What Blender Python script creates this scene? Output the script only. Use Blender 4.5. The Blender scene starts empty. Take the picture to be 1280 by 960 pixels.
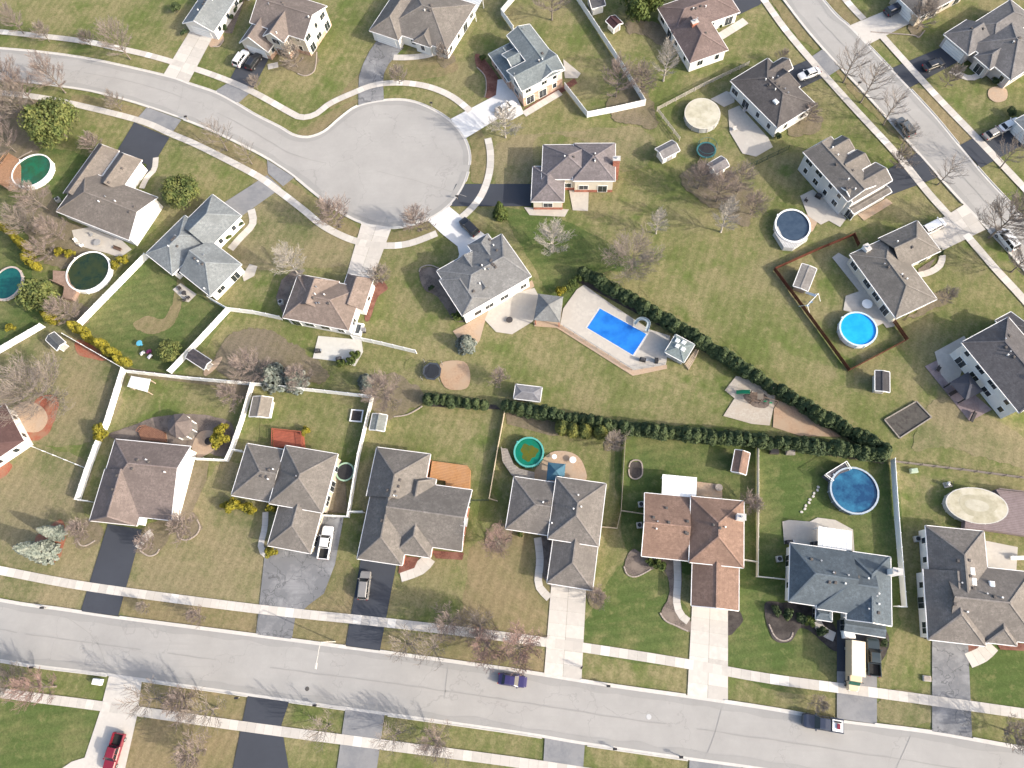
import bpy, bmesh, math, random
from mathutils import Vector, Matrix, noise as mnoise
R_ = random.Random(7)
C = bpy.context.scene.collection
V = Vector
# ---------------------------------------------------------------- camera geometry (drone 125 m up, tilted about 19 degrees)
F, H, NX, NY = 887.0, 125.0, 708.0, 790.0
_d = V(((NX-640)/F, -(NY-480)/F, -1)).normalized()
_u = -_d
_x = (V((1, 0, 0)) - _u*_u.x).normalized()
_y = _u.cross(_x)
ROT = Matrix((_x, _y, _u))
def P(x, y, z=0.0):
    r = ROT @ V(((x-640)/F, -(y-480)/F, -1))
    t = (z-H)/r.z
    return V((r.x*t, r.y*t, z))
def PP(pts, z=0.0): return [P(x, y, z) for x, y in pts]
cam = bpy.data.cameras.new('camera'); co = bpy.data.objects.new('camera', cam); C.objects.link(co)
cam.sensor_width = 36; cam.lens = F/1280*36; cam.clip_start = 1; cam.clip_end = 6000
co.matrix_world = Matrix.Translation((0, 0, H)) @ ROT.to_4x4()
bpy.context.scene.camera = co
# ---------------------------------------------------------------- light
SUN = V((.93*math.cos(math.radians(28)), -.367*math.cos(math.radians(28)), math.sin(math.radians(28)))).normalized()
w = bpy.data.worlds.new('World'); bpy.context.scene.world = w; w.use_nodes = True
nt = w.node_tree; bg = nt.nodes['Background']; sk = nt.nodes.new('ShaderNodeTexSky')
sk.sky_type = 'NISHITA'; sk.sun_disc = False; sk.sun_elevation = math.radians(28); sk.sun_rotation = math.atan2(SUN.x, SUN.y)
sk.air_density = 1.0; sk.dust_density = 4.0; sk.ozone_density = .7
nt.links.new(sk.outputs[0], bg.inputs[0]); bg.inputs[1].default_value = .15
sl = bpy.data.lights.new('sun', 'SUN'); so = bpy.data.objects.new('sun', sl); C.objects.link(so)
sl.energy = 2.45; sl.angle = math.radians(.6); sl.color = (1, .92, .81)
so.rotation_euler = SUN.to_track_quat('Z', 'Y').to_euler(); so.location = SUN*200
vs = bpy.context.scene.view_settings; vs.view_transform = 'Standard'; vs.look = 'None'; vs.exposure = EXPO = 1.2; vs.gamma = 1
# ---------------------------------------------------------------- materials
MATS = {}
def sh(c, k): return tuple(max(0, min(1, v*k)) for v in c)
def mix_node(n, l, fac, a, b, mode='MIX'):
    m = n.new('ShaderNodeMix'); m.data_type = 'RGBA'; m.blend_type = mode
    for i, s in ((0, fac), (6, a), (7, b)):
        if hasattr(s, 'links'): l.new(s, m.inputs[i])
        else: m.inputs[i].default_value = s if i == 0 else (*s, 1)
    return m.outputs[2]
def noise(n, l, pos, scale, detail=4, rough=.6, ramp=None):
    t = n.new('ShaderNodeTexNoise'); t.inputs['Scale'].default_value = scale; t.inputs['Detail'].default_value = detail
    t.inputs['Roughness'].default_value = rough; l.new(pos, t.inputs['Vector'])
    if ramp is None: return t.outputs['Fac']
    r = n.new('ShaderNodeMapRange'); r.inputs[1].default_value, r.inputs[2].default_value = ramp; r.clamp = True
    l.new(t.outputs['Fac'], r.inputs[0]); return r.outputs[0]
def base(name):
    m = bpy.data.materials.new(name); m.use_nodes = True; n = m.node_tree.nodes; l = m.node_tree.links
    b = n['Principled BSDF']; g = n.new('ShaderNodeNewGeometry')
    return m, n, l, b, g
def mat(name, c1=None, c2=None, scale=3.0, rough=.85, metal=0, spec=.3, ramp=(.35, .65), c3=None, s3=.12, island=0, bump=0, coat=0, detail=5):
    """two-tone noise material in world space; c3 is a third tone in large patches; island varies loose pieces"""
    if name in MATS: return MATS[name]
    m, n, l, b, g = base(name)
    pos = g.outputs['Position']; c2 = c2 or sh(c1, .8)
    f = noise(n, l, pos, scale, detail, .65, ramp); col = mix_node(n, l, f, c1, c2)
    if c3: col = mix_node(n, l, noise(n, l, pos, s3, 4, .6, (.42, .62)), col, c3)
    if island:
        r = n.new('ShaderNodeMapRange'); r.inputs[3].default_value = 1-island; r.inputs[4].default_value = 1+island
        l.new(g.outputs['Random Per Island'], r.inputs[0])
        hs = n.new('ShaderNodeHueSaturation'); l.new(r.outputs[0], hs.inputs['Value']); l.new(col, hs.inputs['Color']); col = hs.outputs[0]
    l.new(col, b.inputs['Base Color']); b.inputs['Roughness'].default_value = rough; b.inputs['Metallic'].default_value = metal
    b.inputs['Specular IOR Level'].default_value = spec; b.inputs['Coat Weight'].default_value = coat
    if bump:
        bp = n.new('ShaderNodeBump'); bp.inputs['Strength'].default_value = bump; l.new(noise(n, l, pos, scale, 5), bp.inputs['Height']); l.new(bp.outputs[0], b.inputs['Normal'])
    MATS[name] = m; return m
def grass(name, green, tan, lo, hi, lush=None):
    m, n, l, b, g = base(name); pos = g.outputs['Position']
    a = noise(n, l, pos, .07, 6, .65); c = noise(n, l, pos, .6, 6, .75); d = noise(n, l, pos, 4.5, 4, .85)
    s = n.new('ShaderNodeMath'); s.operation = 'MULTIPLY_ADD'; s.inputs[1].default_value = .8; l.new(c, s.inputs[0]); am = n.new('ShaderNodeMath'); am.operation = 'MULTIPLY'; am.inputs[1].default_value = 1.7; l.new(a, am.inputs[0]); l.new(am.outputs[0], s.inputs[2])
    s2 = n.new('ShaderNodeMath'); s2.operation = 'MULTIPLY_ADD'; s2.inputs[1].default_value = .4; l.new(d, s2.inputs[0]); l.new(s.outputs[0], s2.inputs[2])
    r = n.new('ShaderNodeMapRange'); r.inputs[1].default_value = lo+.24; r.inputs[2].default_value = hi+.27; l.new(s2.outputs[0], r.inputs[0])
    col = mix_node(n, l, r.outputs[0], green, tan)
    col = mix_node(n, l, noise(n, l, pos, .035, 5, .7, (.52, .68)), col, sh(tan, .85))
    if lush: col = mix_node(n, l, noise(n, l, pos, .11, 4, .65, (.52, .66)), col, lush)
    col = mix_node(n, l, noise(n, l, pos, 2.6, 6, .85, (.22, .66)), sh(green, .55), col)
    col = mix_node(n, l, noise(n, l, pos, .55, 6, .72, (.54, .8)), col, sh(tan, .95))
    # faint mowing bands
    mp = n.new('ShaderNodeMapping'); mp.inputs['Rotation'].default_value = (0, 0, 1.44 if lush and name != 'lawn_grass' else .35); l.new(pos, mp.inputs[0])
    wv = n.new('ShaderNodeTexWave'); wv.inputs['Scale'].default_value = .19; wv.inputs['Distortion'].default_value = .6; wv.inputs['Detail'].default_value = 2; l.new(mp.outputs[0], wv.inputs[0])
    mr = n.new('ShaderNodeMapRange'); mr.inputs[3].default_value = .94; mr.inputs[4].default_value = 1.06; l.new(wv.outputs['Fac'], mr.inputs[0])
    hs = n.new('ShaderNodeHueSaturation'); l.new(mr.outputs[0], hs.inputs['Value']); l.new(col, hs.inputs['Color'])
    l.new(hs.outputs[0], b.inputs['Base Color']); b.inputs['Roughness'].default_value = .95; b.inputs['Specular IOR Level'].default_value = .1
    bp = n.new('ShaderNodeBump'); bp.inputs['Strength'].default_value = .5; bp.inputs['Distance'].default_value = .15; l.new(noise(n, l, pos, 4, 6, .8), bp.inputs['Height']); l.new(bp.outputs[0], b.inputs['Normal'])
    MATS[name] = m; return m
def paved(name, c, lo=.8, crack=.5, cc=None, blot=.12, seal=None):
    m, n, l, b, g = base(name); pos = g.outputs['Position']
    col = mix_node(n, l, noise(n, l, pos, .12, 7, .72, (.38, .66)), c, sh(c, lo*.96))
    col = mix_node(n, l, noise(n, l, pos, 7, 5, .8, (.3, .7)), sh(c, .88), col)
    if seal: col = mix_node(n, l, noise(n, l, pos, blot, 7, .72, (.46, .6)), col, seal)
    mp = n.new('ShaderNodeMapping'); mp.inputs['Rotation'].default_value = (0, 0, .13); mp.inputs['Scale'].default_value = (.02, .5, 1); l.new(pos, mp.inputs[0])
    col = mix_node(n, l, noise(n, l, mp.outputs[0], 2.2, 5, .6, (.5, .75)), col, sh(c, .86))
    nz = n.new('ShaderNodeTexNoise'); nz.inputs['Scale'].default_value = .35; nz.inputs['Detail'].default_value = 4; l.new(pos, nz.inputs['Vector'])
    ad = n.new('ShaderNodeVectorMath'); ad.operation = 'MULTIPLY_ADD'; ad.inputs[1].default_value = (9, 9, 0); l.new(nz.outputs['Color'], ad.inputs[0]); l.new(pos, ad.inputs[2])
    vo = n.new('ShaderNodeTexVoronoi'); vo.feature = 'DISTANCE_TO_EDGE'; vo.inputs['Scale'].default_value = .07 if crack < .8 else .22; l.new(ad.outputs[0], vo.inputs['Vector'])
    r = n.new('ShaderNodeMapRange'); r.inputs[1].default_value = 0; r.inputs[2].default_value = .008 if crack < .8 else .03; r.inputs[3].default_value = crack; r.inputs[4].default_value = 0; l.new(vo.outputs['Distance'], r.inputs[0])
    col = mix_node(n, l, r.outputs[0], col, cc or sh(c, .55))
    l.new(col, b.inputs['Base Color']); b.inputs['Roughness'].default_value = .9; b.inputs['Specular IOR Level'].default_value = .25
    MATS[name] = m; return m
def roofm(c):
    c = sh(c, .66)
    k = 'shingle_%d_%d_%d' % tuple(int(v*1000) for v in c)
    if k in MATS: return MATS[k]
    m, n, l, b, g = base(k); pos = g.outputs['Position']
    col = mix_node(n, l, noise(n, l, pos, 1.9, 5, .9, (.36, .64)), sh(c, 1.3), sh(c, .66))
    col = mix_node(n, l, noise(n, l, pos, .35, 6, .7, (.42, .66)), col, sh(c, .76))
    sp = n.new('ShaderNodeSeparateXYZ'); l.new(pos, sp.inputs[0])
    fr = n.new('ShaderNodeMath'); fr.operation = 'MULTIPLY'; fr.inputs[1].default_value = 7.5; l.new(sp.outputs[2], fr.inputs[0])
    f2 = n.new('ShaderNodeMath'); f2.operation = 'FRACT'; l.new(fr.outputs[0], f2.inputs[0])
    r = n.new('ShaderNodeMapRange'); r.inputs[1].default_value = .8; r.inputs[2].default_value = 1; r.inputs[4].default_value = .3; l.new(f2.outputs[0], r.inputs[0])
    col = mix_node(n, l, r.outputs[0], col, sh(c, .55))
    l.new(col, b.inputs['Base Color']); b.inputs['Roughness'].default_value = .95; b.inputs['Specular IOR Level'].default_value = .2
    bp = n.new('ShaderNodeBump'); bp.inputs['Strength'].default_value = .35; bp.inputs['Distance'].default_value = .05; l.new(noise(n, l, pos, 5, 4, .8), bp.inputs['Height']); l.new(bp.outputs[0], b.inputs['Normal'])
    MATS[k] = m; return m
def siding(c):
    k = 'siding_%d_%d_%d' % tuple(int(v*1000) for v in c)
    if k in MATS: return MATS[k]
    m, n, l, b, g = base(k); pos = g.outputs['Position']
    sp = n.new('ShaderNodeSeparateXYZ'); l.new(pos, sp.inputs[0])
    fr = n.new('ShaderNodeMath'); fr.operation = 'MULTIPLY'; fr.inputs[1].default_value = 5.5; l.new(sp.outputs[2], fr.inputs[0])
    f2 = n.new('ShaderNodeMath'); f2.operation = 'FRACT'; l.new(fr.outputs[0], f2.inputs[0])
    r = n.new('ShaderNodeMapRange'); r.inputs[1].default_value = .8; r.inputs[2].default_value = 1; r.inputs[4].default_value = .45; l.new(f2.outputs[0], r.inputs[0])
    col = mix_node(n, l, noise(n, l, pos, .9, 4, .6, (.3, .7)), c, sh(c, .9)); col = mix_node(n, l, r.outputs[0], col, sh(c, .6))
    l.new(col, b.inputs['Base Color']); b.inputs['Roughness'].default_value = .7; MATS[k] = m; return m
def brickm(c=(.32, .13, .09)):
    return mat('brick_%d' % int(c[0]*1000), c, sh(c, .6), 7, .9, c3=sh(c, 1.25), s3=1.5)
G_GREEN, G_TAN = (.118, .143, .046), (.295, .25, .138)
GRASS = grass('lawn_grass', G_GREEN, G_TAN, .96, 1.40, (.12, .155, .045))
GRASS_LUSH = grass('lush_grass', (.082, .12, .036), (.22, .205, .095), 1.06, 1.54, (.10, .135, .044))
GRASS_DRY = grass('dry_grass', (.13, .145, .06), (.30, .245, .15), .9, 1.32)
GRASS_TAN = grass('tan_grass', (.15, .15, .065), (.29, .225, .135), .9, 1.38)
ASPH = paved('street_asphalt', (.345, .335, .318), .76, .5, (.21, .203, .195))
ASPH_NEW = paved('sealed_asphalt', (.052, .058, .072), .75, .2, (.03, .03, .035))
ASPH_OLD = paved('worn_asphalt', (.245, .246, .25), .75, .4, (.13, .13, .14), .3, (.17, .175, .185))
ASPH_CRACK = paved('cracked_asphalt', (.175, .178, .185), .72, .8, (.075, .077, .08), .22, (.235, .236, .24))
CONC = mat('concrete', (.50, .47, .425), (.42, .395, .36), 1.2, .9, island=.12, c3=(.46, .43, .39), s3=.3)
CONC_W = mat('pale_concrete', (.62, .62, .61), (.54, .54, .535), .8, .9, island=.05, c3=(.58, .57, .56), s3=.25)
PATIO = mat('patio_concrete', (.46, .43, .38), (.38, .355, .32), 1.5, .9, c3=(.40, .37, .33), s3=.35)
PAVER = mat('tan_paver', (.42, .31, .22), (.33, .235, .16), 3, .9, c3=(.36, .28, .21), s3=.5)
PAVER_P = mat('purple_paver', (.235, .185, .185), (.18, .14, .14), 3, .9, c3=(.27, .22, .22), s3=.5)
GRAVEL = mat('beige_gravel', (.40, .275, .18), (.29, .19, .125), 3, .95, c3=(.35, .26, .18), s3=.3, bump=.4)
SAND = mat('play_sand', (.44, .40, .34), (.34, .30, .25), 3, .95, c3=(.38, .33, .27), s3=.4)
MULCH = mat('brown_mulch', (.16, .132, .115), (.085, .068, .058), 5, .95, c3=(.19, .155, .13), s3=.6, bump=.6)
MULCH_B = mat('maroon_mulch', (.17, .07, .05), (.09, .04, .032), 5, .95, c3=(.2, .1, .075), s3=.6, bump=.6)
MULCH_D = mat('dark_mulch', (.05, .043, .04), (.028, .024, .022), 6, .95, c3=(.075, .064, .058), s3=.6, bump=.6)
MULCH_R = mat('red_mulch', (.33, .11, .065), (.2, .065, .042), 5, .95, c3=(.26, .14, .09), s3=.6, bump=.5)
LITTER = grass('leaf_litter', (.145, .13, .07), (.225, .185, .14), .85, 1.35)
SOIL = mat('garden_soil', (.04, .036, .034), (.085, .079, .07), 1.8, .95, c3=(.07, .066, .06), s3=.7, bump=.6)
WHITE = mat('white_vinyl', (.80, .80, .78), (.74, .74, .72), .7, .5)
TRIM = mat('white_trim', (.78, .77, .75), (.7, .69, .67), 2, .6)
EDGE = mat('stone_edging', (.36, .31, .27), (.26, .22, .19), 3, .9)
GLASS = mat('window_glass', (.02, .025, .03), (.03, .04, .05), .5, .08, spec=.8)
BLACK = mat('black_plastic', (.02, .02, .022), (.03, .03, .032), 4, .5)
RUBBER = mat('rubber', (.015, .015, .015), (.025, .025, .025), 8, .8)
STEEL = mat('galvanised_steel', (.45, .46, .47), (.36, .37, .38), 3, .4, metal=.6)
WOOD_G = mat('weathered_wood', (.30, .27, .235), (.20, .18, .155), 2.5, .9)
WOOD_O = mat('orange_wood', (.42, .225, .10), (.33, .165, .068), 1.6, .8, c3=(.38, .21, .105), s3=.7)
WOOD_R = mat('red_brown_wood', (.12, .035, .02), (.08, .024, .014), 2.5, .8)
WOOD_T = mat('tan_wood', (.40, .33, .25), (.30, .24, .17), 2.5, .9)
BARK = mat('grey_bark', (.19, .165, .14), (.12, .1, .085), 4, .95)
TWIG = mat('grey_twig', (.245, .21, .185), (.17, .145, .125), 2, .95)
TWIG_P = mat('pinkish_twig', (.25, .205, .185), (.175, .14, .125), 2, .95)
TWIG_R = mat('reddish_twig', (.265, .185, .165), (.185, .125, .112), 2, .95)
TWIG_W = mat('pale_twig', (.36, .335, .30), (.26, .24, .215), 2, .95)
LEAF_D = mat('dark_evergreen', (.045, .07, .028), (.022, .038, .016), 2.2, .8, c3=(.06, .082, .03), s3=.5)
LEAF_G = mat('green_needles', (.095, .125, .034), (.04, .06, .018), 1.3, .8, c3=(.14, .15, .045), s3=.7)
LEAF_Y = mat('golden_foliage', (.26, .215, .014), (.085, .085, .012), 1.7, .8, c3=(.15, .14, .016), s3=.8)
LEAF_M = mat('mid_green_foliage', (.06, .09, .02), (.035, .056, .014), 2, .8, c3=(.08, .1, .022), s3=.8)
LEAF_B = mat('blue_spruce_needles', (.17, .195, .17), (.075, .098, .085), 2.8, .8, c3=(.21, .23, .2), s3=1)  # second tone painted darker to stand in for shade between the branch clumps
# ---------------------------------------------------------------- mesh building
class MB:
    def __init__(s): s.v = []; s.f = []
    def poly(s, pts):
        i = len(s.v); s.v += [V(p) for p in pts]; s.f.append(tuple(range(i, i+len(pts)))); return s
    def prism(s, pts, z0, z1):
        a = 0
        for i in range(len(pts)):
            p, q = pts[i], pts[(i+1) % len(pts)]; a += p[0]*q[1]-q[0]*p[1]
        if a < 0: pts = pts[::-1]
        n = len(pts); i = len(s.v)
        s.v += [V((p[0], p[1], z0)) for p in pts]+[V((p[0], p[1], z1)) for p in pts]
        s.f.append(tuple(range(i+n-1, i-1, -1))); s.f.append(tuple(range(i+n, i+2*n)))
        for k in range(n): s.f.append((i+k, i+(k+1) % n, i+n+(k+1) % n, i+n+k))
        return s
    def box(s, c, sx, sy, sz, rz=0.0, bev=0.0):
        """c is the middle of the bottom face"""
        cs, sn = math.cos(rz), math.sin(rz); i = len(s.v); x, y, b = sx/2, sy/2, bev
        rows = [(x, y, 0), (x, y, sz-b)]+([(x-b, y-b, sz)] if b else [])
        for X, Y, Z in rows:
            for px, py in ((-X, -Y), (X, -Y), (X, Y), (-X, Y)): s.v.append(V((c[0]+px*cs-py*sn, c[1]+px*sn+py*cs, c[2]+Z)))
        m = len(rows); s.f.append((i+3, i+2, i+1, i)); k = i+4*(m-1); s.f.append((k, k+1, k+2, k+3))
        for r in range(m-1):
            for j in range(4): s.f.append((i+4*r+j, i+4*r+(j+1) % 4, i+4*r+4+(j+1) % 4, i+4*r+4+j))
        return s
    def beam(s, p, q, wd, ht):
        """bar between two points, wd wide and ht tall, hanging centred on the line"""
        p, q = V(p), V(q); d = (q-p)
        if d.length < 1e-4: return s
        d.normalize(); sd = d.cross(V((0, 0, 1)))
        sd = sd.normalized() if sd.length > 1e-4 else V((1, 0, 0)); up = sd.cross(d).normalized(); i = len(s.v)
        for e in (p, q):
            for a, b in ((-1, -1), (1, -1), (1, 1), (-1, 1)): s.v.append(e+sd*a*wd/2+up*b*ht/2)
        s.f += [(i+3, i+2, i+1, i), (i+4, i+5, i+6, i+7)]+[(i+j, i+(j+1) % 4, i+4+(j+1) % 4, i+4+j) for j in range(4)]
        return s
    def tube(s, pts, rad, n=6):
        pts = [V(p) for p in pts]; rings = []
        for k, p in enumerate(pts):
            d = (pts[min(k+1, len(pts)-1)]-pts[max(k-1, 0)]).normalized()
            a = d.cross(V((.3, .9, .2)) if abs(d.z) > .9 else V((0, 0, 1))).normalized(); b = d.cross(a); i = len(s.v); r = rad[k] if hasattr(rad, '__len__') else rad
            s.v += [p+(a*math.cos(t)+b*math.sin(t))*r for t in [2*math.pi*j/n for j in range(n)]]; rings.append(i)
        for a, b in zip(rings, rings[1:]): s.f += [(a+j, a+(j+1) % n, b+(j+1) % n, b+j) for j in range(n)]
        s.f.append(tuple(rings[0]+j for j in range(n))[::-1]); s.f.append(tuple(rings[-1]+j for j in range(n)))
        return s
    def lathe(s, c, prof, n=32, ax=(1, 1), rz=0.0, cap=True, jit=None):
        cs, sn = math.cos(rz), math.sin(rz); rings = []
        for r, z in prof:
            i = len(s.v)
            for j in range(n):
                t = 2*math.pi*j/n; q = r*(jit(t, z) if jit else 1); x, y = q*math.cos(t)*ax[0], q*math.sin(t)*ax[1]
                s.v.append(V((c[0]+x*cs-y*sn, c[1]+x*sn+y*cs, c[2]+z)))
            rings.append(i)
        for a, b in zip(rings, rings[1:]): s.f += [(a+j, a+(j+1) % n, b+(j+1) % n, b+j) for j in range(n)]
        if cap:
            s.f.append(tuple(rings[0]+j for j in range(n))[::-1]); s.f.append(tuple(rings[-1]+j for j in range(n)))
        return s
    def loft(s, secs):
        n = len(secs[0]); rings = []
        for sec in secs: rings.append(len(s.v)); s.v += [V(p) for p in sec]
        for a, b in zip(rings, rings[1:]): s.f += [(a+j, a+(j+1) % n, b+(j+1) % n, b+j) for j in range(n)]
        s.f.append(tuple(rings[0]+j for j in range(n))[::-1]); s.f.append(tuple(rings[-1]+j for j in range(n)))
        return s
    def build(s, name, m, parent=None, smooth=False, org=None):
        o = org if org is not None else (parent_loc(parent) if parent else V((0, 0, 0)))
        me = bpy.data.meshes.new(name); me.from_pydata([tuple(p-o) for p in s.v], [], s.f); me.materials.append(m)
        if smooth: me.polygons.foreach_set('use_smooth', [True]*len(me.polygons))
        me.update(); ob = bpy.data.objects.new(name, me); C.objects.link(ob)
        if parent: ob.parent = parent
        else: ob.location = o
        return ob
def parent_loc(o):
    l = V((0, 0, 0))
    while o is not None: l = l+o.location; o = o.parent
    return l
def tag(o, label, cat, group=None, kind=None):
    o['label'] = label; o['category'] = cat
    if group: o['group'] = group
    if kind: o['kind'] = kind
    return o
def thing(name, label, cat, loc, group=None):
    o = bpy.data.objects.new(name, None); o.empty_display_size = .5; C.objects.link(o); o.location = loc; return tag(o, label, cat, group)
KIDS = {}
def copy_tree(o, loc=None, rz=None, sc=None, parent=None):
    c = o.copy(); C.objects.link(c)
    if parent is not None: c.parent = parent
    else:
        c.location = loc
        if rz is not None: c.rotation_euler = (0, 0, rz)
        if sc is not None: c.scale = sc if hasattr(sc, '__len__') else (sc,)*3
    for ch in list(o.children): copy_tree(ch, parent=c)
    return c
def struct(name, mb, m, label=None):
    o = mb.build(name, m); o['kind'] = 'structure'
    if label: o['label'] = label
    return o
# ---------------------------------------------------------------- ground
def smooth(pts, closed=False, k=5):
    out = []; n = len(pts)
    for i in range(n if closed else n-1):
        p = [V(pts[(i+j) % n] if closed else pts[min(max(i+j, 0), n-1)]) for j in (-1, 0, 1, 2)]
        for s in range(k):
            t = s/k
            out.append(.5*((2*p[1])+(p[2]-p[0])*t+(2*p[0]-5*p[1]+4*p[2]-p[3])*t*t+(3*p[1]-p[0]-3*p[2]+p[3])*t**3))
    if not closed: out.append(V(pts[-1]))
    return out
JIT = {'leaf_litter': 1.0, 'lush_grass': .5, 'dry_grass': .8, 'tan_grass': .5, 'brown_mulch': .25, 'dark_mulch': .25, 'red_mulch': .35, 'lawn_grass': .6}
ZC = {}
def sheet(name, px, m, z, curve=False, label=None):
    k = ZC[z] = ZC.get(z, -1)+1; z += k*(.0012 if name == 'lawn' else .0004)
    pts = [V((p.x, p.y, 0)) for p in PP(px)]
    if curve: pts = smooth(pts, True, 4)
    amp = JIT.get(m.name, 0) if curve else 0
    if amp: pts = [p+V(mnoise.noise_vector(p*.35))*amp*.8*V((1, 1, 0)).length/1.4+V(mnoise.noise_vector(p*1.3+V((9, 0, 0))))*amp*.5 for p in resample(pts+[pts[0]], .45)[:-1]]
    return struct(name, MB().poly([(p.x, p.y, z) for p in (pts if sum(pts[i].x*pts[i-1].y-pts[i].y*pts[i-1].x for i in range(len(pts))) < 0 else pts[::-1])]), m, label)
def resample(pts, step):
    out = [pts[0].copy()]; acc = 0
    for a, b in zip(pts, pts[1:]):
        L = (b-a).length; t = step-acc
        while t <= L and L > 0: out.append(a.lerp(b, t/L)); t += step
        acc = L-(t-step)
    return out
def slabs(name, px, width, m, z, step=1.5, gap=.018, label=None):
    """walk of separate slabs, so that each slab has its own tone"""
    pts = resample(smooth(PP(px)), step); mb = MB(); fresh = MB()
    nrm = []
    for i in range(len(pts)):
        d = (pts[min(i+1, len(pts)-1)]-pts[max(i-1, 0)]).normalized(); nrm.append(V((-d.y, d.x, 0)))
    for i in range(len(pts)-1):
        a, b = pts[i], pts[i+1]; d = (b-a).normalized()*gap/2
        q = [a+d-nrm[i]*width/2, b-d-nrm[i+1]*width/2, b-d+nrm[i+1]*width/2, a+d+nrm[i]*width/2]
        (fresh if name == 'sidewalk' and R_.random() < .07 else mb).poly([(p.x, p.y, z) for p in q])
    if fresh.v: struct('sidewalk_slab', fresh, mat('fresh_concrete', (.60, .575, .53), (.55, .525, .485), 1.2, .9, island=.06))
    return struct(name, mb, m, label)
def drive_quad(name, q, m, z, nu, nv, label=None):
    a, b, c, d = PP(q); mb = MB(); g = .006
    for i in range(nu):
        for j in range(nv):
            u0, u1, v0, v1 = (i+g)/nu, (i+1-g)/nu, (j+g/2)/nv, (j+1-g/2)/nv
            f = lambda u, v: a.lerp(b, u).lerp(d.lerp(c, u), v)
            mb.poly([(p.x, p.y, z) for p in (f(u0, v1), f(u1, v1), f(u1, v0), f(u0, v0))])
    o = struct(name, mb, m, label); return o
ALL_DRIVES = []
def in_poly(p, poly):
    r = False
    for i in range(len(poly)):
        a, b = poly[i], poly[i-1]
        if (a.y > p.y) != (b.y > p.y) and p.x < (b.x-a.x)*(p.y-a.y)/(b.y-a.y)+a.x: r = not r
    return r
# ---------------------------------------------------------------- the ground, streets, walks and drives
struct('ground', MB().poly([(-2500, -2500, -.08), (2500, -2500, -.08), (2500, 2500, -.08), (-2500, 2500, -.08)]), GRASS)
for px, m in (
    ([(948, 556), (1110, 575), (1124, 765), (1110, 868), (912, 840), (930, 705)], GRASS_LUSH),
    ([(782, 538), (943, 554), (943, 715), (800, 700), (775, 640)], GRASS_LUSH),
    ([(748, 745), (800, 690), (858, 760), (856, 828), (730, 812)], GRASS_LUSH),
    ([(182, 325), (217, 345), (262, 377), (286, 389), (212, 470), (104, 410)], GRASS_LUSH),
    ([(0, 180), (110, 195), (95, 240), (40, 330), (55, 405), (0, 440), (-60, 440), (-60, 180)], GRASS_LUSH),
    ([(0, 874), (125, 891), (104, 948), (60, 990), (-60, 990), (-60, 868)], GRASS_LUSH),
    ([(630, 265), (650, 262), (705, 275), (800, 330), (735, 345), (700, 385), (665, 330)], GRASS_LUSH),
    ([(1130, 770), (1160, 790), (1165, 872), (1100, 862)], GRASS),
    ([(1212, 812), (1300, 815), (1300, 890), (1214, 874)], GRASS_LUSH),
    ([(172, 668), (225, 645), (285, 575), (345, 640), (330, 755), (152, 733)], GRASS_DRY),
    ([(585, 690), (635, 665), (688, 680), (688, 800), (560, 790)], GRASS_TAN),
    ([(500, 715), (560, 690), (585, 690), (565, 780), (480, 775)], GRASS),
    ([(0, 440), (60, 410), (155, 464), (122, 545), (30, 552), (-40, 480)], GRASS_DRY),
    ([(30, 556), (112, 584), (100, 628), (128, 690), (105, 728), (0, 706), (-60, 700), (-60, 600)], GRASS_DRY),
    ([(152, 738), (322, 761), (320, 793), (148, 768)], GRASS_TAN), ([(0, 720), (106, 735), (100, 765), (0, 747), (-80, 735), (-80, 708)], GRASS_DRY),
    ([(372, 772), (440, 783), (432, 806), (366, 797)], GRASS_TAN), ([(482, 788), (678, 812), (676, 842), (476, 812)], GRASS_TAN),
    ([(412, 705), (442, 705), (445, 772), (370, 764), (405, 742)], GRASS_TAN),
    ([(180, 852), (308, 871), (305, 902), (176, 885)], GRASS_TAN), ([(176, 900), (300, 916), (290, 990), (150, 990)], GRASS_TAN),
    ([(100, 118), (180, 138), (168, 148), (96, 130)], GRASS_TAN), ([(228, 152), (320, 195), (380, 240), (400, 262), (380, 258), (320, 214), (222, 172)], GRASS_TAN),
    ([(392, 246), (420, 266), (448, 283), (438, 297), (405, 278), (368, 245)], GRASS_TAN), ([(490, 290), (534, 278), (548, 290), (512, 301), (484, 303)], GRASS_TAN),
    ([(318, 225), (350, 246), (400, 285), (437, 305), (440, 330), (300, 335), (300, 290)], GRASS_DRY),
    ([(412, 135), (470, 70), (470, 100), (448, 112), (440, 120)], GRASS_TAN), ([(372, 166), (400, 148), (440, 125), (446, 130), (418, 150), (404, 164), (384, 171)], GRASS_TAN),
    ([(480, 80), (520, 70), (560, 72), (570, 90), (500, 102), (480, 102)], GRASS_TAN),
    ([(1030, 66), (1084, 124), (1150, 197), (1142, 190), (1066, 118)], GRASS_TAN), ([(965, 0), (995, 45), (1025, 60), (980, 5)], GRASS_TAN),
    ([(1035, 0), (1055, 0), (1078, 26), (1064, 32)], GRASS_TAN), ([(1140, 112), (1166, 118), (1222, 178), (1198, 180), (1166, 140)], GRASS_TAN),
    ([(585, 160), (588, 150), (604, 170), (612, 205), (603, 228), (588, 226), (591, 195)], GRASS_TAN),
    ([(620, 180), (700, 165), (800, 160), (820, 190), (780, 215), (720, 172), (668, 175), (664, 228), (620, 228)], GRASS_DRY),
    ([(846, 300), (905, 290), (965, 340), (1058, 465), (1110, 560), (1000, 495), (880, 410), (800, 360)], GRASS),
    ([(1175, 497), (1250, 530), (1300, 560), (1300, 590), (1190, 560), (1140, 560)], GRASS_DRY),
    ([(1112, 866), (1164, 874), (1164, 908), (1098, 900)], GRASS_DRY),
): sheet('lawn', px, m, -.07, True)
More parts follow.
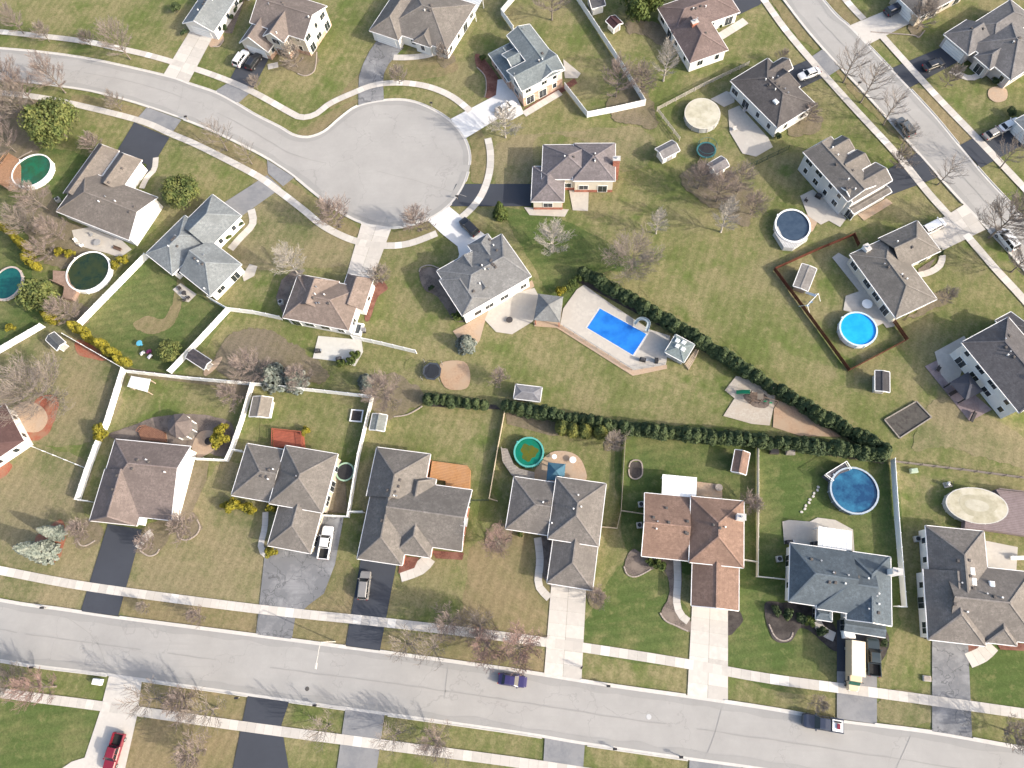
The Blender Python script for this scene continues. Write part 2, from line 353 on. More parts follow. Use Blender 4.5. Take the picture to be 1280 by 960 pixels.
UP = [(-420, 640), (-180, 712), (0, 749), (75, 760), (150, 771), (320, 793), (480, 814), (640, 836), (760, 855), (860, 869), (960, 884), (1047, 899), (1165, 914), (1280, 934), (1500, 970), (1750, 1010)]
LO = [(-420, 720), (-180, 790), (0, 827), (135, 845), (310, 870), (432, 887), (640, 916), (730, 931), (860, 950), (960, 964), (1280, 1012), (1500, 1046), (1750, 1090)]
sheet('street', UP+LO[::-1], ASPH, .03)
CUL = [(-300, 75), (-100, 56), (0, 60), (100, 71), (207, 94), (237, 104), (270, 115), (295, 128), (320, 143), (350, 158), (367, 168), (385, 171), (405, 164), (425, 147), (447, 132), (480, 125), (510, 125), (537, 134), (562, 149), (580, 170), (588, 192), (586, 215), (577, 238), (560, 259), (535, 275), (500, 285), (468, 284), (440, 274), (415, 259), (390, 240), (367, 221), (345, 206), (320, 191), (260, 162), (185, 134), (125, 117), (87, 110), (32, 103), (0, 100), (-100, 97), (-300, 118)]
culw = smooth(PP(CUL), True, 4)
struct('street', MB().poly([(p.x, p.y, .03) for p in culw[::-1]]), ASPH)
TL = [(760, -300), (860, -165), (979, 0), (1029, 62), (1085, 122), (1150, 195), (1187, 237), (1230, 283), (1262, 317), (1290, 350), (1420, 500), (1600, 720)]
TR = [(820, -300), (915, -150), (1030, 0), (1065, 35), (1120, 92), (1165, 140), (1200, 182), (1232, 220), (1262, 252), (1290, 282), (1420, 400), (1640, 600)]
sheet('street', TL+TR[::-1], ASPH, .03)
DR = {}
def drive(key, px, m, quad=None, curve=False):
    DR[key] = px; ALL_DRIVES.append(PP(px))
    if quad: return drive_quad('driveway', px, m, .055, *quad)
    return sheet('driveway', px, m, .05, curve)
drive('a', [(239, 36), (268, 43), (235, 105), (204, 94)], CONC, (2, 6))
drive('b', [(309, 60), (338, 70), (316, 112), (287, 100)], ASPH_NEW); drive('b2', [(286, 103), (315, 114), (297, 130), (266, 116)], ASPH_OLD)
drive('c', [(473, 48), (505, 59), (495, 70), (486, 80), (480, 92), (479, 104), (480, 127), (448, 133), (448, 112), (449, 95), (454, 80), (462, 64)], ASPH_CRACK)
drive('d', [(563, 149), (620, 119), (622, 100), (636, 97), (655, 142), (640, 150), (625, 147), (582, 173)], CONC_W)
drive('e', [(570, 230), (664, 230), (664, 258), (558, 258)], ASPH_NEW)
drive('f', [(452, 279), (490, 284), (459, 368), (430, 355)], CONC, (2, 6))
drive('g', [(560, 257), (576, 270), (625, 308), (606, 335), (566, 345), (574, 318), (572, 308), (553, 293), (534, 275)], CONC_W)
drive('h', [(262, 265), (287, 281), (352, 235), (334, 219)], ASPH_OLD); drive('h2', [(335, 217), (354, 233), (368, 222), (334, 200)], ASPH_OLD)
drive('i', [(138, 203), (185, 218), (212, 172), (168, 153)], ASPH_NEW); drive('i2', [(170, 150), (214, 168), (227, 150), (184, 134)], ASPH_OLD)
drive('j', [(135, 655), (178, 662), (148, 770), (101, 764)], ASPH_NEW)
drive('k', [(398, 645), (430, 645), (419, 705), (405, 742), (385, 757), (369, 773), (365, 799), (320, 794), (332, 684), (390, 692)], ASPH_CRACK)
drive('l', [(451, 700), (496, 704), (475, 813), (432, 807)], ASPH_NEW)
drive('m', [(689, 730), (733, 735), (727, 850), (680, 844)], CONC, (2, 7))
drive('n', [(865, 755), (910, 762), (910, 877), (859, 869)], CONC, (2, 7))
drive('o', [(1046, 775), (1097, 782), (1096, 842), (1046, 840)], ASPH_NEW); drive('o2', [(1046, 860), (1096, 868), (1096, 905), (1046, 898)], ASPH_OLD); drive('o3', [(1046, 839), (1096, 841), (1096, 870), (1046, 862)], ASPH_OLD)
drive('p', [(1165, 798), (1210, 805), (1215, 922), (1165, 914)], ASPH_CRACK)
drive('q', [(975, 90), (1012, 74), (1031, 96), (982, 120)], ASPH_NEW); drive('q2', [(1013, 72), (1029, 61), (1050, 86), (1033, 97)], ASPH_OLD)
drive('r', [(1062, 32), (1120, 8), (1140, 28), (1085, 56)], CONC)
drive('s', [(1113, 86), (1180, 58), (1200, 76), (1135, 111)], ASPH_NEW)
drive('t', [(1095, 220), (1147, 191), (1172, 222), (1097, 250)], ASPH_NEW)
drive('u', [(1150, 290), (1206, 255), (1232, 287), (1158, 323)], CONC, (5, 3))
drive('v', [(1199, 182), (1264, 148), (1300, 170), (1226, 210)], ASPH_NEW)
drive('w', [(137, 843), (178, 848), (172, 893), (150, 990), (95, 1010), (80, 975), (75, 962), (90, 952), (106, 947), (125, 890)], CONC)
drive('x', [(310, 869), (362, 876), (352, 906), (356, 930), (366, 990), (285, 990)], ASPH_NEW)
drive('y', [(432, 885), (481, 892), (467, 990), (417, 990)], ASPH_OLD)
drive('z', [(681, 922), (731, 930), (727, 990), (677, 990)], ASPH_OLD)
drive('za', [(862, 949), (926, 957), (924, 1010), (858, 1010)], ASPH_OLD)
drive('zb', [(896, 8), (930, -12), (962, -12), (950, 6), (921, 20)], ASPH_NEW)
# kerbs: a flat gutter strip and a raised kerb that drops at each drive
def kerb(px, side, closed=False, world=None):
    pts = world or smooth(PP(px)); pts = resample(pts, 1.2); g = MB(); k = MB(); N = len(pts)
    nr = []
    for i in range(N):
        d = (pts[min(i+1, N-1)]-pts[max(i-1, 0)]).normalized(); nr.append(V((-d.y, d.x, 0))*side)
    for i in range(N-1):
        if max(abs(pts[i].x), abs(pts[i].y-60)) > 190: continue
        a, b, na, nb = pts[i], pts[i+1], nr[i], nr[i+1]
        q = [a, b, b-nb*.42, a-na*.42]
        if side > 0: q = q[::-1]
        g.poly([(p.x, p.y, .062) for p in q])
        mid = (a+b)/2+na*.4
        if not any(in_poly(mid, D) for D in ALL_DRIVES):
            q = [a, b, b+nb*.16, a+na*.16]
            k.prism([(p.x, p.y) for p in q], .0, .15)
    e = MB()
    for i in range(N-1):
        if max(abs(pts[i].x), abs(pts[i].y-60)) > 190: continue
        a, b, na, nb = pts[i], pts[i+1], nr[i], nr[i+1]; j0, j1 = [.95+.55*mnoise.noise(p*.23) for p in (a, b)]
        q = [a-na*.4, b-nb*.4, b-nb*(.42+j1), a-na*(.42+j0)]
        e.poly([(p.x, p.y, .052) for p in (q[::-1] if side > 0 else q)])
    struct('street_edge', e, ASPH_EDGE); struct('gutter', g, KERBM); struct('kerb', k, KERBM)
ASPH_SEAM = paved('seam_asphalt', (.29, .283, .27), .9, .2, (.28, .28, .28))
ASPH_EDGE = paved('edge_asphalt', (.305, .298, .284), .8, .4, (.2, .2, .2))
def seam(px, off=0, wd=.11):
    pts = resample(smooth(PP(px)), .8); s = MB()
    for a, b in zip(pts, pts[1:]):
        d = (b-a).normalized(); n = V((-d.y, d.x, 0)); w0, w1 = [wd*(.7+.6*mnoise.noise(p*.4)) for p in (a, b)]; o0, o1 = [off+.15*mnoise.noise(p*.3+V((5, 0, 0))) for p in (a, b)]
        if max(abs(a.x), abs(a.y-60)) > 170 or mnoise.noise(a*.11) < -.28: continue
        s.poly([((a+n*(o0-w0)).x, (a+n*(o0-w0)).y, .058), ((b+n*(o1-w1)).x, (b+n*(o1-w1)).y, .058), ((b+n*(o1+w1)).x, (b+n*(o1+w1)).y, .058), ((a+n*(o0+w0)).x, (a+n*(o0+w0)).y, .058)])
    struct('street_seam', s, ASPH_SEAM)
mid = lambda A, B_: [((a[0]+b[0])/2, (a[1]+b[1])/2) for a, b in zip(A, B_)]
seam([(-200, 744), (0, 787), (150, 808), (320, 832), (480, 853), (640, 876), (760, 895), (960, 924), (1280, 973), (1500, 1008)])
seam([(-100, 76), (0, 80), (100, 90), (200, 112), (290, 150), (360, 190), (410, 205)]); seam(mid(TL, TR))
for rr in (): seam([(488+92*rr*math.cos(t), 204+78*rr*math.sin(t)) for t in [k*.35+rr*3 for k in range(12)]], 0, .13)
for px in ([(80, 770), (120, 800), (135, 845)], [(560, 828), (556, 870), (548, 903)], [(905, 878), (892, 920), (880, 950)], [(1140, 914), (1120, 960), (1110, 985)], [(470, 214), (520, 226), (584, 246)], [(230, 104), (225, 130), (218, 146)], [(1100, 70), (1075, 95), (1065, 100)], [(1180, 160), (1150, 180), (1130, 172)]): seam(px, 0, .06)
KERBM = mat('kerb_concrete', (.54, .52, .48), (.44, .42, .39), 1.0, .9, c3=(.47, .45, .42), s3=.25)
kerb(UP, 1); kerb(LO, -1); kerb(TL, -1); kerb(TR, 1)
kerb(None, 1, world=culw[4*2:4*21]); kerb(None, 1, world=culw[4*21:4*39])
# public walks
for px in ([(-300, 655), (-120, 690), (0, 713), (115, 734), (320, 761), (480, 778), (640, 797), (760, 814), (860, 830), (960, 848), (1095, 866), (1280, 892), (1500, 925)],
           [(-200, 835), (0, 866), (130, 883), (320, 910), (480, 931), (640, 952), (760, 970), (900, 992)],
           [(-60, 112), (0, 116), (50, 122), (100, 132), (175, 151), (215, 168), (250, 183), (320, 219), (350, 240), (380, 263), (405, 283), (440, 300), (475, 307), (510, 305), (548, 291)],
           [(577, 272), (592, 258), (604, 240), (612, 215), (613, 190), (609, 170)],
           [(588, 139), (565, 121), (537, 109), (505, 104), (470, 106), (440, 117), (412, 130), (395, 143), (378, 147), (365, 142), (320, 117), (285, 101), (240, 85), (185, 69), (140, 59), (100, 51), (0, 40), (-80, 36)],
           [(900, -80), (955, 0), (992, 50), (1060, 127), (1120, 192), (1160, 241), (1188, 272)], [(1207, 293), (1245, 337), (1280, 375), (1340, 445)],
           [(1010, -60), (1057, 0), (1082, 27)], [(1103, 46), (1170, 120), (1225, 177), (1280, 235), (1340, 298)]):
    slabs('sidewalk', px, 1.5, CONC, .085)
# walks to front doors
for px, wd, m in (([(672, 672), (675, 700), (673, 730), (684, 745), (692, 752)], 1.3, CONC), ([(846, 698), (847, 725), (846, 755), (853, 771), (866, 780)], 1.2, CONC),
               ([(332, 640), (331, 660), (326, 685), (336, 696)], 1.1, CONC), ([(1022, 768), (1022, 782), (1034, 792), (1047, 798)], 1.5, CONC),
               ([(537, 697), (525, 710), (497, 720)], 2.4, CONC), ([(1240, 806), (1228, 818), (1210, 826)], 2.2, CONC),
               ([(190, 665), (180, 674), (170, 690)], 1.3, CONC), ([(195, 197), (193, 212), (184, 222), (177, 236)], 1.3, CONC), ([(314, 262), (316, 280), (300, 298), (288, 312)], 1.6, CONC),
               ([(335, 84), (352, 80)], 1.6, CONC), ([(492, 72), (510, 72), (530, 70), (545, 66)], 1.6, CONC),
               ([(1148, 344), (1163, 340), (1176, 330), (1178, 312)], 1.2, CONC), ([(1188, 88), (1213, 98), (1232, 88)], 1.4, CONC),
               ([(900, 46), (916, 36), (932, 26)], 2.0, CONC), ([(655, 143), (705, 113)], 1.6, CONC)):
    slabs('path', px, wd, m, .07, 1.2)
# patios, beds, gravel
for nm, px, m, z, cv in (
    ('pool_deck', [(730, 356), (768, 383), (812, 412), (838, 420), (832, 458), (792, 466), (700, 407), (704, 386), (721, 362)], PATIO, .07, False),
    ('brick_border', [(698, 404), (792, 463), (833, 456), (834, 461), (791, 470), (696, 410), (668, 408), (667, 402)], PAVER, .085, False),
    ('patio', [(640, 368), (668, 360), (676, 375), (666, 402), (640, 418), (620, 415), (606, 400), (612, 385)], PATIO, .06, False),
    ('brick_bed', [(583, 405), (638, 372), (665, 350), (668, 358), (640, 378), (608, 396), (600, 425), (590, 440), (576, 436), (573, 424), (566, 414)], PAVER, .045, False),
    ('patio', [(711, 236), (736, 236), (735, 264), (716, 263)], PATIO, .06, False), ('patio', [(655, 259), (711, 262), (706, 271), (662, 269)], PATIO, .055, False),
    ('lawn_wear', [(165, 405), (185, 395), (205, 398), (215, 380), (222, 350), (230, 360), (222, 395), (205, 415), (180, 415)], GRASS_TAN, -.01, True), ('patio', [(398, 420), (452, 425), (454, 440), (444, 458), (424, 452), (391, 448)], mat('light_patio', (.52, .51, .47), (.44, .43, .395), 1.2, .9, c3=(.48, .47, .43), s3=.4), .06, False),
    ('patio', [(704, 74), (726, 92), (722, 98), (706, 98)], PATIO, .06, False), ('bed', [(656, 136), (704, 107), (718, 98), (722, 104), (660, 142)], MULCH_B, .05, False),
    ('patio', [(888, 124), (908, 114), (918, 118), (918, 128), (905, 134)], PATIO, .06, False),
    ('patio', [(910, 138), (924, 132), (940, 150), (960, 172), (966, 184), (945, 196), (928, 192), (912, 165)], PATIO, .062, False),
    ('patio', [(1000, 245), (1016, 237), (1040, 258), (1058, 273), (1050, 284), (1036, 276), (1026, 281), (1010, 270)], PATIO, .06, False),
    ('patio', [(1008, 268), (1022, 277), (1016, 289), (1004, 294)], PAVER, .055, False),
    ('patio', [(1040, 322), (1048, 316), (1072, 330), (1120, 390), (1118, 408), (1108, 410), (1090, 385)], PATIO, .058, False),
    ('patio', [(1057, 370), (1080, 362), (1100, 385), (1112, 400), (1096, 408), (1070, 392), (1054, 388)], PATIO, .066, False),
    ('patio', [(1156, 458), (1176, 448), (1190, 470), (1240, 512), (1212, 527)], PAVER_P, .055, False),
    ('patio', [(1168, 440), (1205, 420), (1212, 432), (1200, 470), (1188, 482), (1176, 468)], PATIO, .062, False),
    ('patio', [(672, 582), (688, 566), (706, 564), (722, 570), (731, 585), (730, 602), (690, 604), (668, 598)], PAVER, .06, True),
    ('patio', [(871, 602), (902, 606), (903, 625), (871, 622)], PAVER, .06, False),
    ('patio', [(978, 652), (986, 650), (1012, 652), (1022, 647), (1044, 650), (1066, 662), (1068, 690), (980, 680)], PATIO, .06, False),
    ('patio', [(1232, 676), (1272, 684), (1270, 715), (1234, 712)], PATIO, .06, False),
    ('patio', [(216, 362), (226, 354), (246, 368), (236, 378), (232, 377)], PATIO, .06, False), ('patio', [(303, 345), (312, 330), (322, 333), (318, 345), (305, 352)], PATIO, .05, False),
    ('patio', [(90, 288), (112, 284), (130, 292), (152, 300), (165, 312), (150, 322), (132, 316), (115, 312), (95, 306)], PATIO, .06, False),
    ('patio', [(176, 542), (184, 534), (208, 540), (210, 552), (178, 550)], PAVER, .06, False), ('patio', [(248, 542), (262, 538), (272, 545), (270, 560), (250, 572), (240, 562)], PAVER, .06, True),
    ('play_area', [(920, 470), (968, 480), (969, 500), (962, 532), (940, 530), (904, 520), (918, 498), (906, 488)], SAND, .05, False),
    ('rubber_mat', [(928, 494), (950, 490), (962, 500), (958, 510), (940, 507)], MULCH, .062, True), ('gravel_bed', [(969, 481), (969, 500), (990, 506), (1052, 546), (1000, 545), (966, 534)], GRAVEL, .05, False),
    ('garden_bed', [(1105, 525), (1145, 502), (1164, 522), (1124, 548)], SOIL, .05, False),
    ('mulch_bed', [(946, 340), (942, 330)], None, 0, 0),
    ('mulch_bed', [(524, 340), (540, 334), (560, 345), (572, 375), (582, 400), (566, 398), (548, 372), (530, 362)], MULCH, .04, True),
    ('mulch_bed', [(594, 68), (604, 72), (624, 100), (622, 118), (607, 122), (608, 98), (596, 84)], MULCH_B, .04, True),
    ('mulch_bed', [(956, 756), (976, 752), (1020, 762), (1046, 788), (1046, 815), (1020, 795), (1002, 785), (990, 800), (972, 803), (960, 785)], MULCH_D, .04, True),
    ('mulch_bed', [(1090, 778), (1104, 784), (1112, 802), (1104, 822), (1094, 826)], MULCH_D, .04, True),
    ('mulch_bed', [(782, 700), (792, 686), (804, 692), (850, 700), (850, 760), (864, 778), (864, 790), (838, 780), (826, 766), (836, 745), (832, 712), (815, 712), (794, 720), (782, 712)], MULCH, .04, True),
    ('mulch_bed', [(909, 764), (922, 762), (928, 775), (920, 788), (909, 793)], MULCH_D, .04, True),
    ('mulch_bed', [(796, 578), (802, 580), (803, 592), (797, 598), (789, 596), (786, 586), (789, 579)], MULCH_D, .045, True),
    ('mulch_bed', [(676, 668), (690, 675), (690, 735), (679, 722)], MULCH, .035, False), ('mulch_bed', [(732, 738), (744, 734), (758, 745), (752, 760), (736, 756)], LITTER, .035, True),
    ('mulch_bed', [(500, 695), (524, 697), (518, 710), (498, 717)], MULCH_B, .075, False), ('mulch_bed', [(540, 688), (580, 691), (578, 700), (545, 698)], MULCH_B, .04, False),
    ('mulch_bed', [(1206, 806), (1234, 800), (1228, 814), (1210, 822)], MULCH_B, .045, False), ('mulch_bed', [(1244, 800), (1290, 806), (1290, 814), (1250, 812)], MULCH_B, .04, False),
    ('mulch_bed', [(88, 655), (115, 650), (128, 664), (118, 680), (100, 684), (92, 672)], LITTER, .035, True),
    ('mulch_bed', [(176, 660), (218, 645), (240, 642), (250, 658), (240, 672), (226, 672), (214, 662), (200, 690), (184, 694), (172, 690)], LITTER, .035, True),
    ('mulch_bed', [(244, 574), (262, 572), (258, 600), (238, 645), (224, 640)], LITTER, .03, False), ('mulch_bed', [(140, 540), (172, 530), (200, 520), (250, 518), (290, 530), (285, 570), (240, 560), (145, 548)], MULCH, .028, True),
    ('mulch_bed', [(74, 650), (82, 660), (80, 680), (72, 700), (56, 706), (44, 698), (50, 690), (44, 672), (60, 660)], MULCH_R, .035, True), ('mulch_bed', [(46, 498), (70, 496), (72, 515), (60, 542), (40, 552), (22, 540)], MULCH_R, .03, True),
    ('mulch_bed', [(94, 426), (108, 428), (125, 440), (135, 450), (110, 448), (96, 440)], MULCH_R, .03, True), ('mulch_bed', [(0, 575), (15, 580), (12, 590), (0, 598), (-30, 600)], MULCH_R, .03, True),
    ('fire_pit_patio', [(16, 515), (30, 502), (52, 508), (60, 525), (48, 540), (24, 536)], PAVER, .05, True),
    ('mulch_bed', [(0, 115), (50, 125), (58, 160), (45, 195), (10, 205), (-60, 200), (-60, 115)], LITTER, .03, True),
    ('mulch_bed', [(20, 255), (60, 235), (75, 270), (130, 300), (95, 330), (60, 330), (35, 295)], LITTER, .03, True), ('mulch_bed', [(85, 378), (112, 385), (105, 405), (85, 410)], LITTER, .03, True),
    ('mulch_bed', [(850, 215), (880, 205), (930, 225), (945, 255), (930, 285), (900, 265), (862, 240)], LITTER, .03, True), ('mulch_bed', [(778, 110), (800, 100), (820, 138), (815, 160), (770, 150), (758, 130)], LITTER, .03, True),
    ('mulch_bed', [(785, 28), (815, 28), (850, 40), (835, 60), (805, 45), (782, 40)], LITTER, .03, True), ('mulch_bed', [(280, 425), (330, 410), (400, 455), (400, 480), (300, 475), (270, 460)], LITTER, .03, True),
    ('mulch_bed', [(450, 475), (500, 470), (530, 500), (495, 520), (470, 520)], LITTER, .03, True), ('mulch_bed', [(550, 455), (580, 452), (588, 470), (582, 486), (556, 484)], GRAVEL, .04, True),
    ('mulch_bed', [(534, 500), (620, 506), (626, 512), (534, 508)], MULCH_D, .03, False), ('mulch_bed', [(632, 512), (760, 536), (1105, 572), (1105, 580), (944, 556), (780, 540), (690, 545), (634, 530)], LITTER, .028, False),
    ('mulch_bed', [(722, 340), (740, 344), (850, 410), (960, 478), (1060, 540), (1060, 548), (950, 482), (840, 416), (722, 352)], MULCH_D, .03, False),
    ('mulch_bed', [(345, 372), (352, 350), (366, 338), (380, 338), (364, 360), (355, 395)], MULCH, .03, False), ('mulch_bed', [(456, 395), (470, 350), (485, 360), (472, 372), (462, 400)], MULCH_B, .03, True),
    ('mulch_bed', [(352, 80), (372, 62), (392, 54), (398, 70), (388, 92), (372, 92), (352, 84)], LITTER, .035, True), ('mulch_bed', [(262, 45), (275, 40), (280, 50), (270, 58), (262, 58)], PAVER, .035, True),
    ('mulch_bed', [(280, 0), (306, 0), (290, 42), (272, 40)], MULCH, .03, False), ('mulch_bed', [(550, 66), (566, 66), (566, 80), (554, 84), (546, 76)], LITTER, .035, True),
    ('mulch_bed', [(985, 152), (1012, 142), (1030, 148), (1022, 164), (990, 170)], LITTER, .035, True), ('mulch_bed', [(1072, 268), (1108, 248), (1116, 254), (1080, 276)], PAVER, .035, False),
    ('mulch_bed', [(1166, 368), (1180, 366), (1186, 376), (1172, 386), (1140, 396), (1130, 402)], LITTER, .035, True), ('mulch_bed', [(1148, 336), (1170, 322), (1160, 338), (1148, 346)], MULCH, .035, False),
    ('mulch_bed', [(1134, 30), (1150, 22), (1156, 36), (1148, 46), (1138, 42)], LITTER, .035, True), ('planting_circle', [(1236, 112), (1246, 108), (1258, 112), (1258, 124), (1246, 128), (1236, 122)], PAVER, .035, True),
    ('mulch_bed', [(610, 660), (634, 655), (640, 680), (622, 690), (608, 684)], LITTER, .03, True), ('mulch_bed', [(758, 540), (776, 536), (774, 562), (756, 562)], LITTER, .03, True),
    ('mulch_bed', [(400, 570), (432, 604), (434, 642), (402, 640)], LITTER, .03, False), ('mulch_bed', [(160, 460), (320, 482), (312, 500), (290, 495), (270, 482), (160, 470)], LITTER, .026, False),
    ('mulch_bed', [(190, 130), (212, 140), (200, 152)], None, 0, 0),
):
    if m is not None: sheet(nm, px, m, z, cv)
# stone edging round the beds
for px in ([(524, 340), (527, 334), (540, 332), (560, 342)], [(96, 673), (100, 681), (108, 682), (122, 674)], [(222, 662), (224, 672), (234, 675), (246, 668), (250, 658), (246, 649)], [(175, 688), (186, 695), (196, 692), (200, 684)],
           [(961, 780), (968, 795), (978, 801), (988, 798), (991, 790)], [(780, 708), (784, 718), (794, 721), (806, 716), (816, 710)], [(825, 766), (832, 776), (845, 782), (862, 790)],
           [(372, 92), (382, 95), (392, 90), (395, 80), (396, 64)], [(266, 58), (274, 58), (280, 50)], [(0, 203), (12, 205), (28, 195), (42, 188)], [(492, 521), (510, 518), (529, 507)], [(596, 84), (606, 95), (608, 110), (606, 122)],
           [(1088, 40), (1140, 44), (1148, 47), (1156, 38)], [(786, 586), (787, 595), (794, 599), (802, 595), (803, 585), (801, 577), (794, 575), (788, 578), (786, 586)]):
    pts = resample(smooth(PP(px)), .45); mb = MB()
    for a, b in zip(pts, pts[1:]): mb.box((a+b)/2, .42, .24, .13, math.atan2((b-a).y, (b-a).x), .03)
    mb.build('stone_edging', EDGE, org=pts[0])['kind'] = 'structure'
# ---------------------------------------------------------------- houses: blocks with hipped or gabled roofs that grow into each other
class Block:
    """px eave corners A, B along the ridge direction and C across from B; he eave height; ha/hb: 1 hip, 0 gable, None buried in another block"""
    def __init__(s, A, B, C_, he=3.0, pitch=.5, ha=1, hb=1, rf=.5, garage=None, ang=None):
        a, b, c = P(*A, he), P(*B, he), P(*C_, he)
        d = b-a; t = math.atan2(d.y, d.x)
        if ang is not None:
            k = round((t-ang)/(math.pi/2)); t2 = ang+k*math.pi/2
            if abs(t2-t) < .3: t = t2
        mid = (a+b)/2; L = d.length
        s.u = V((math.cos(t), math.sin(t), 0)); n = V((-s.u.y, s.u.x, 0)); wv = (c-b).dot(n); s.n = n*(1 if wv > 0 else -1); s.W = abs(wv); s.L = L
        s.a = mid-s.u*L/2; s.he, s.pitch, s.rf, s.ha, s.hb, s.garage, s.ang = he, pitch, rf, ha, hb, garage, t
        s.rise = pitch*(1.12 if None in (ha, hb) else .84)*s.W*min(rf, 1-rf)
        s.ia = (s.W/2*ha if ha else 0); s.ib = (s.W/2*hb if hb else 0)
        if s.ia+s.ib > .96*L: k = .96*L/(s.ia+s.ib); s.ia *= k; s.ib *= k
    def pt(s, x, y, z): p = s.a+s.u*x+s.n*y; return V((p.x, p.y, z))
    def loc(s, p): q = V((p.x, p.y, 0))-V((s.a.x, s.a.y, 0)); return q.dot(s.u), q.dot(s.n)
    def inside(s, p, m=0.0): x, y = s.loc(p); return -m < x < s.L+m and -m < y < s.W+m
    def z(s, p):
        x, y = s.loc(p)
        if not (0 <= x <= s.L and 0 <= y <= s.W): return -1
        f = min(y/(s.W*s.rf), (s.W-y)/(s.W*(1-s.rf)))
        if s.ia: f = min(f, x/s.ia)
        if s.ib: f = min(f, (s.L-x)/s.ib)
        return s.he+s.rise*min(1, f)
TH = .18
def add_roof(b, roof, trim, cap, wall):
    he, top = b.he, b.he+b.rise; L, W, rw = b.L, b.W, b.W*b.rf
    e0, e1, e2, e3 = b.pt(0, 0, he), b.pt(L, 0, he), b.pt(L, W, he), b.pt(0, W, he); r0, r1 = b.pt(b.ia, rw, top), b.pt(L-b.ib, rw, top)
    faces = [(e0, e1, r1, r0), (e2, e3, r0, r1)]
    if b.ia: faces.append((e3, e0, r0))
    if b.ib: faces.append((e1, e2, r1))
    dz = V((0, 0, TH))
    for f in faces:
        f = list(f)
        if (f[1]-f[0]).cross(f[2]-f[0]).z < 0: f = f[::-1]
        roof.poly(f); roof.poly([p-dz for p in f[::-1]])
    edges = [(e0, e1), (e2, e3)]
    if b.ib: edges.append((e1, e2))
    elif b.hb is not None: edges += [(e1, r1), (r1, e2)]
    if b.ia: edges.append((e3, e0))
    elif b.ha is not None: edges += [(e0, r0), (r0, e3)]
    cen = b.pt(L/2, W/2, he)
    for p, q in edges:
        mid = (p+q)/2; d = (q-p); nn = V((-d.y, d.x, 0)).normalized(); nn = nn if (mid-cen).dot(nn) > 0 else -nn
        trim.beam(p+nn*.05-V((0, 0, .1)), q+nn*.05-V((0, 0, .1)), .12, .2)
    lines = [(r0, r1)]+([(e0, r0), (e3, r0)] if b.ia else [])+([(e1, r1), (e2, r1)] if b.ib else [])
    for p, q in lines:
        if (q-p).length > .4: cap.beam(p+V((0, 0, .02)), q+V((0, 0, .02)), .26, .06)
    i = .38; q = [b.pt(i, i, 0), b.pt(L-i, i, 0), b.pt(L-i, W-i, 0), b.pt(i, W-i, 0)]
    wall.prism([(p.x, p.y) for p in q], 0, he-.1)
    for hx, x, sg in ((b.ha, i, -1), (b.hb, L-i, 1)):
        if hx == 0:
            t = [b.pt(x, i, he-.12), b.pt(x, W-i, he-.12), b.pt(x, rw, top-.24-.02)]
            wall.poly(t); wall.poly([p-b.u*sg*.1 for p in t[::-1]])
OTHER_BLOCKS = []
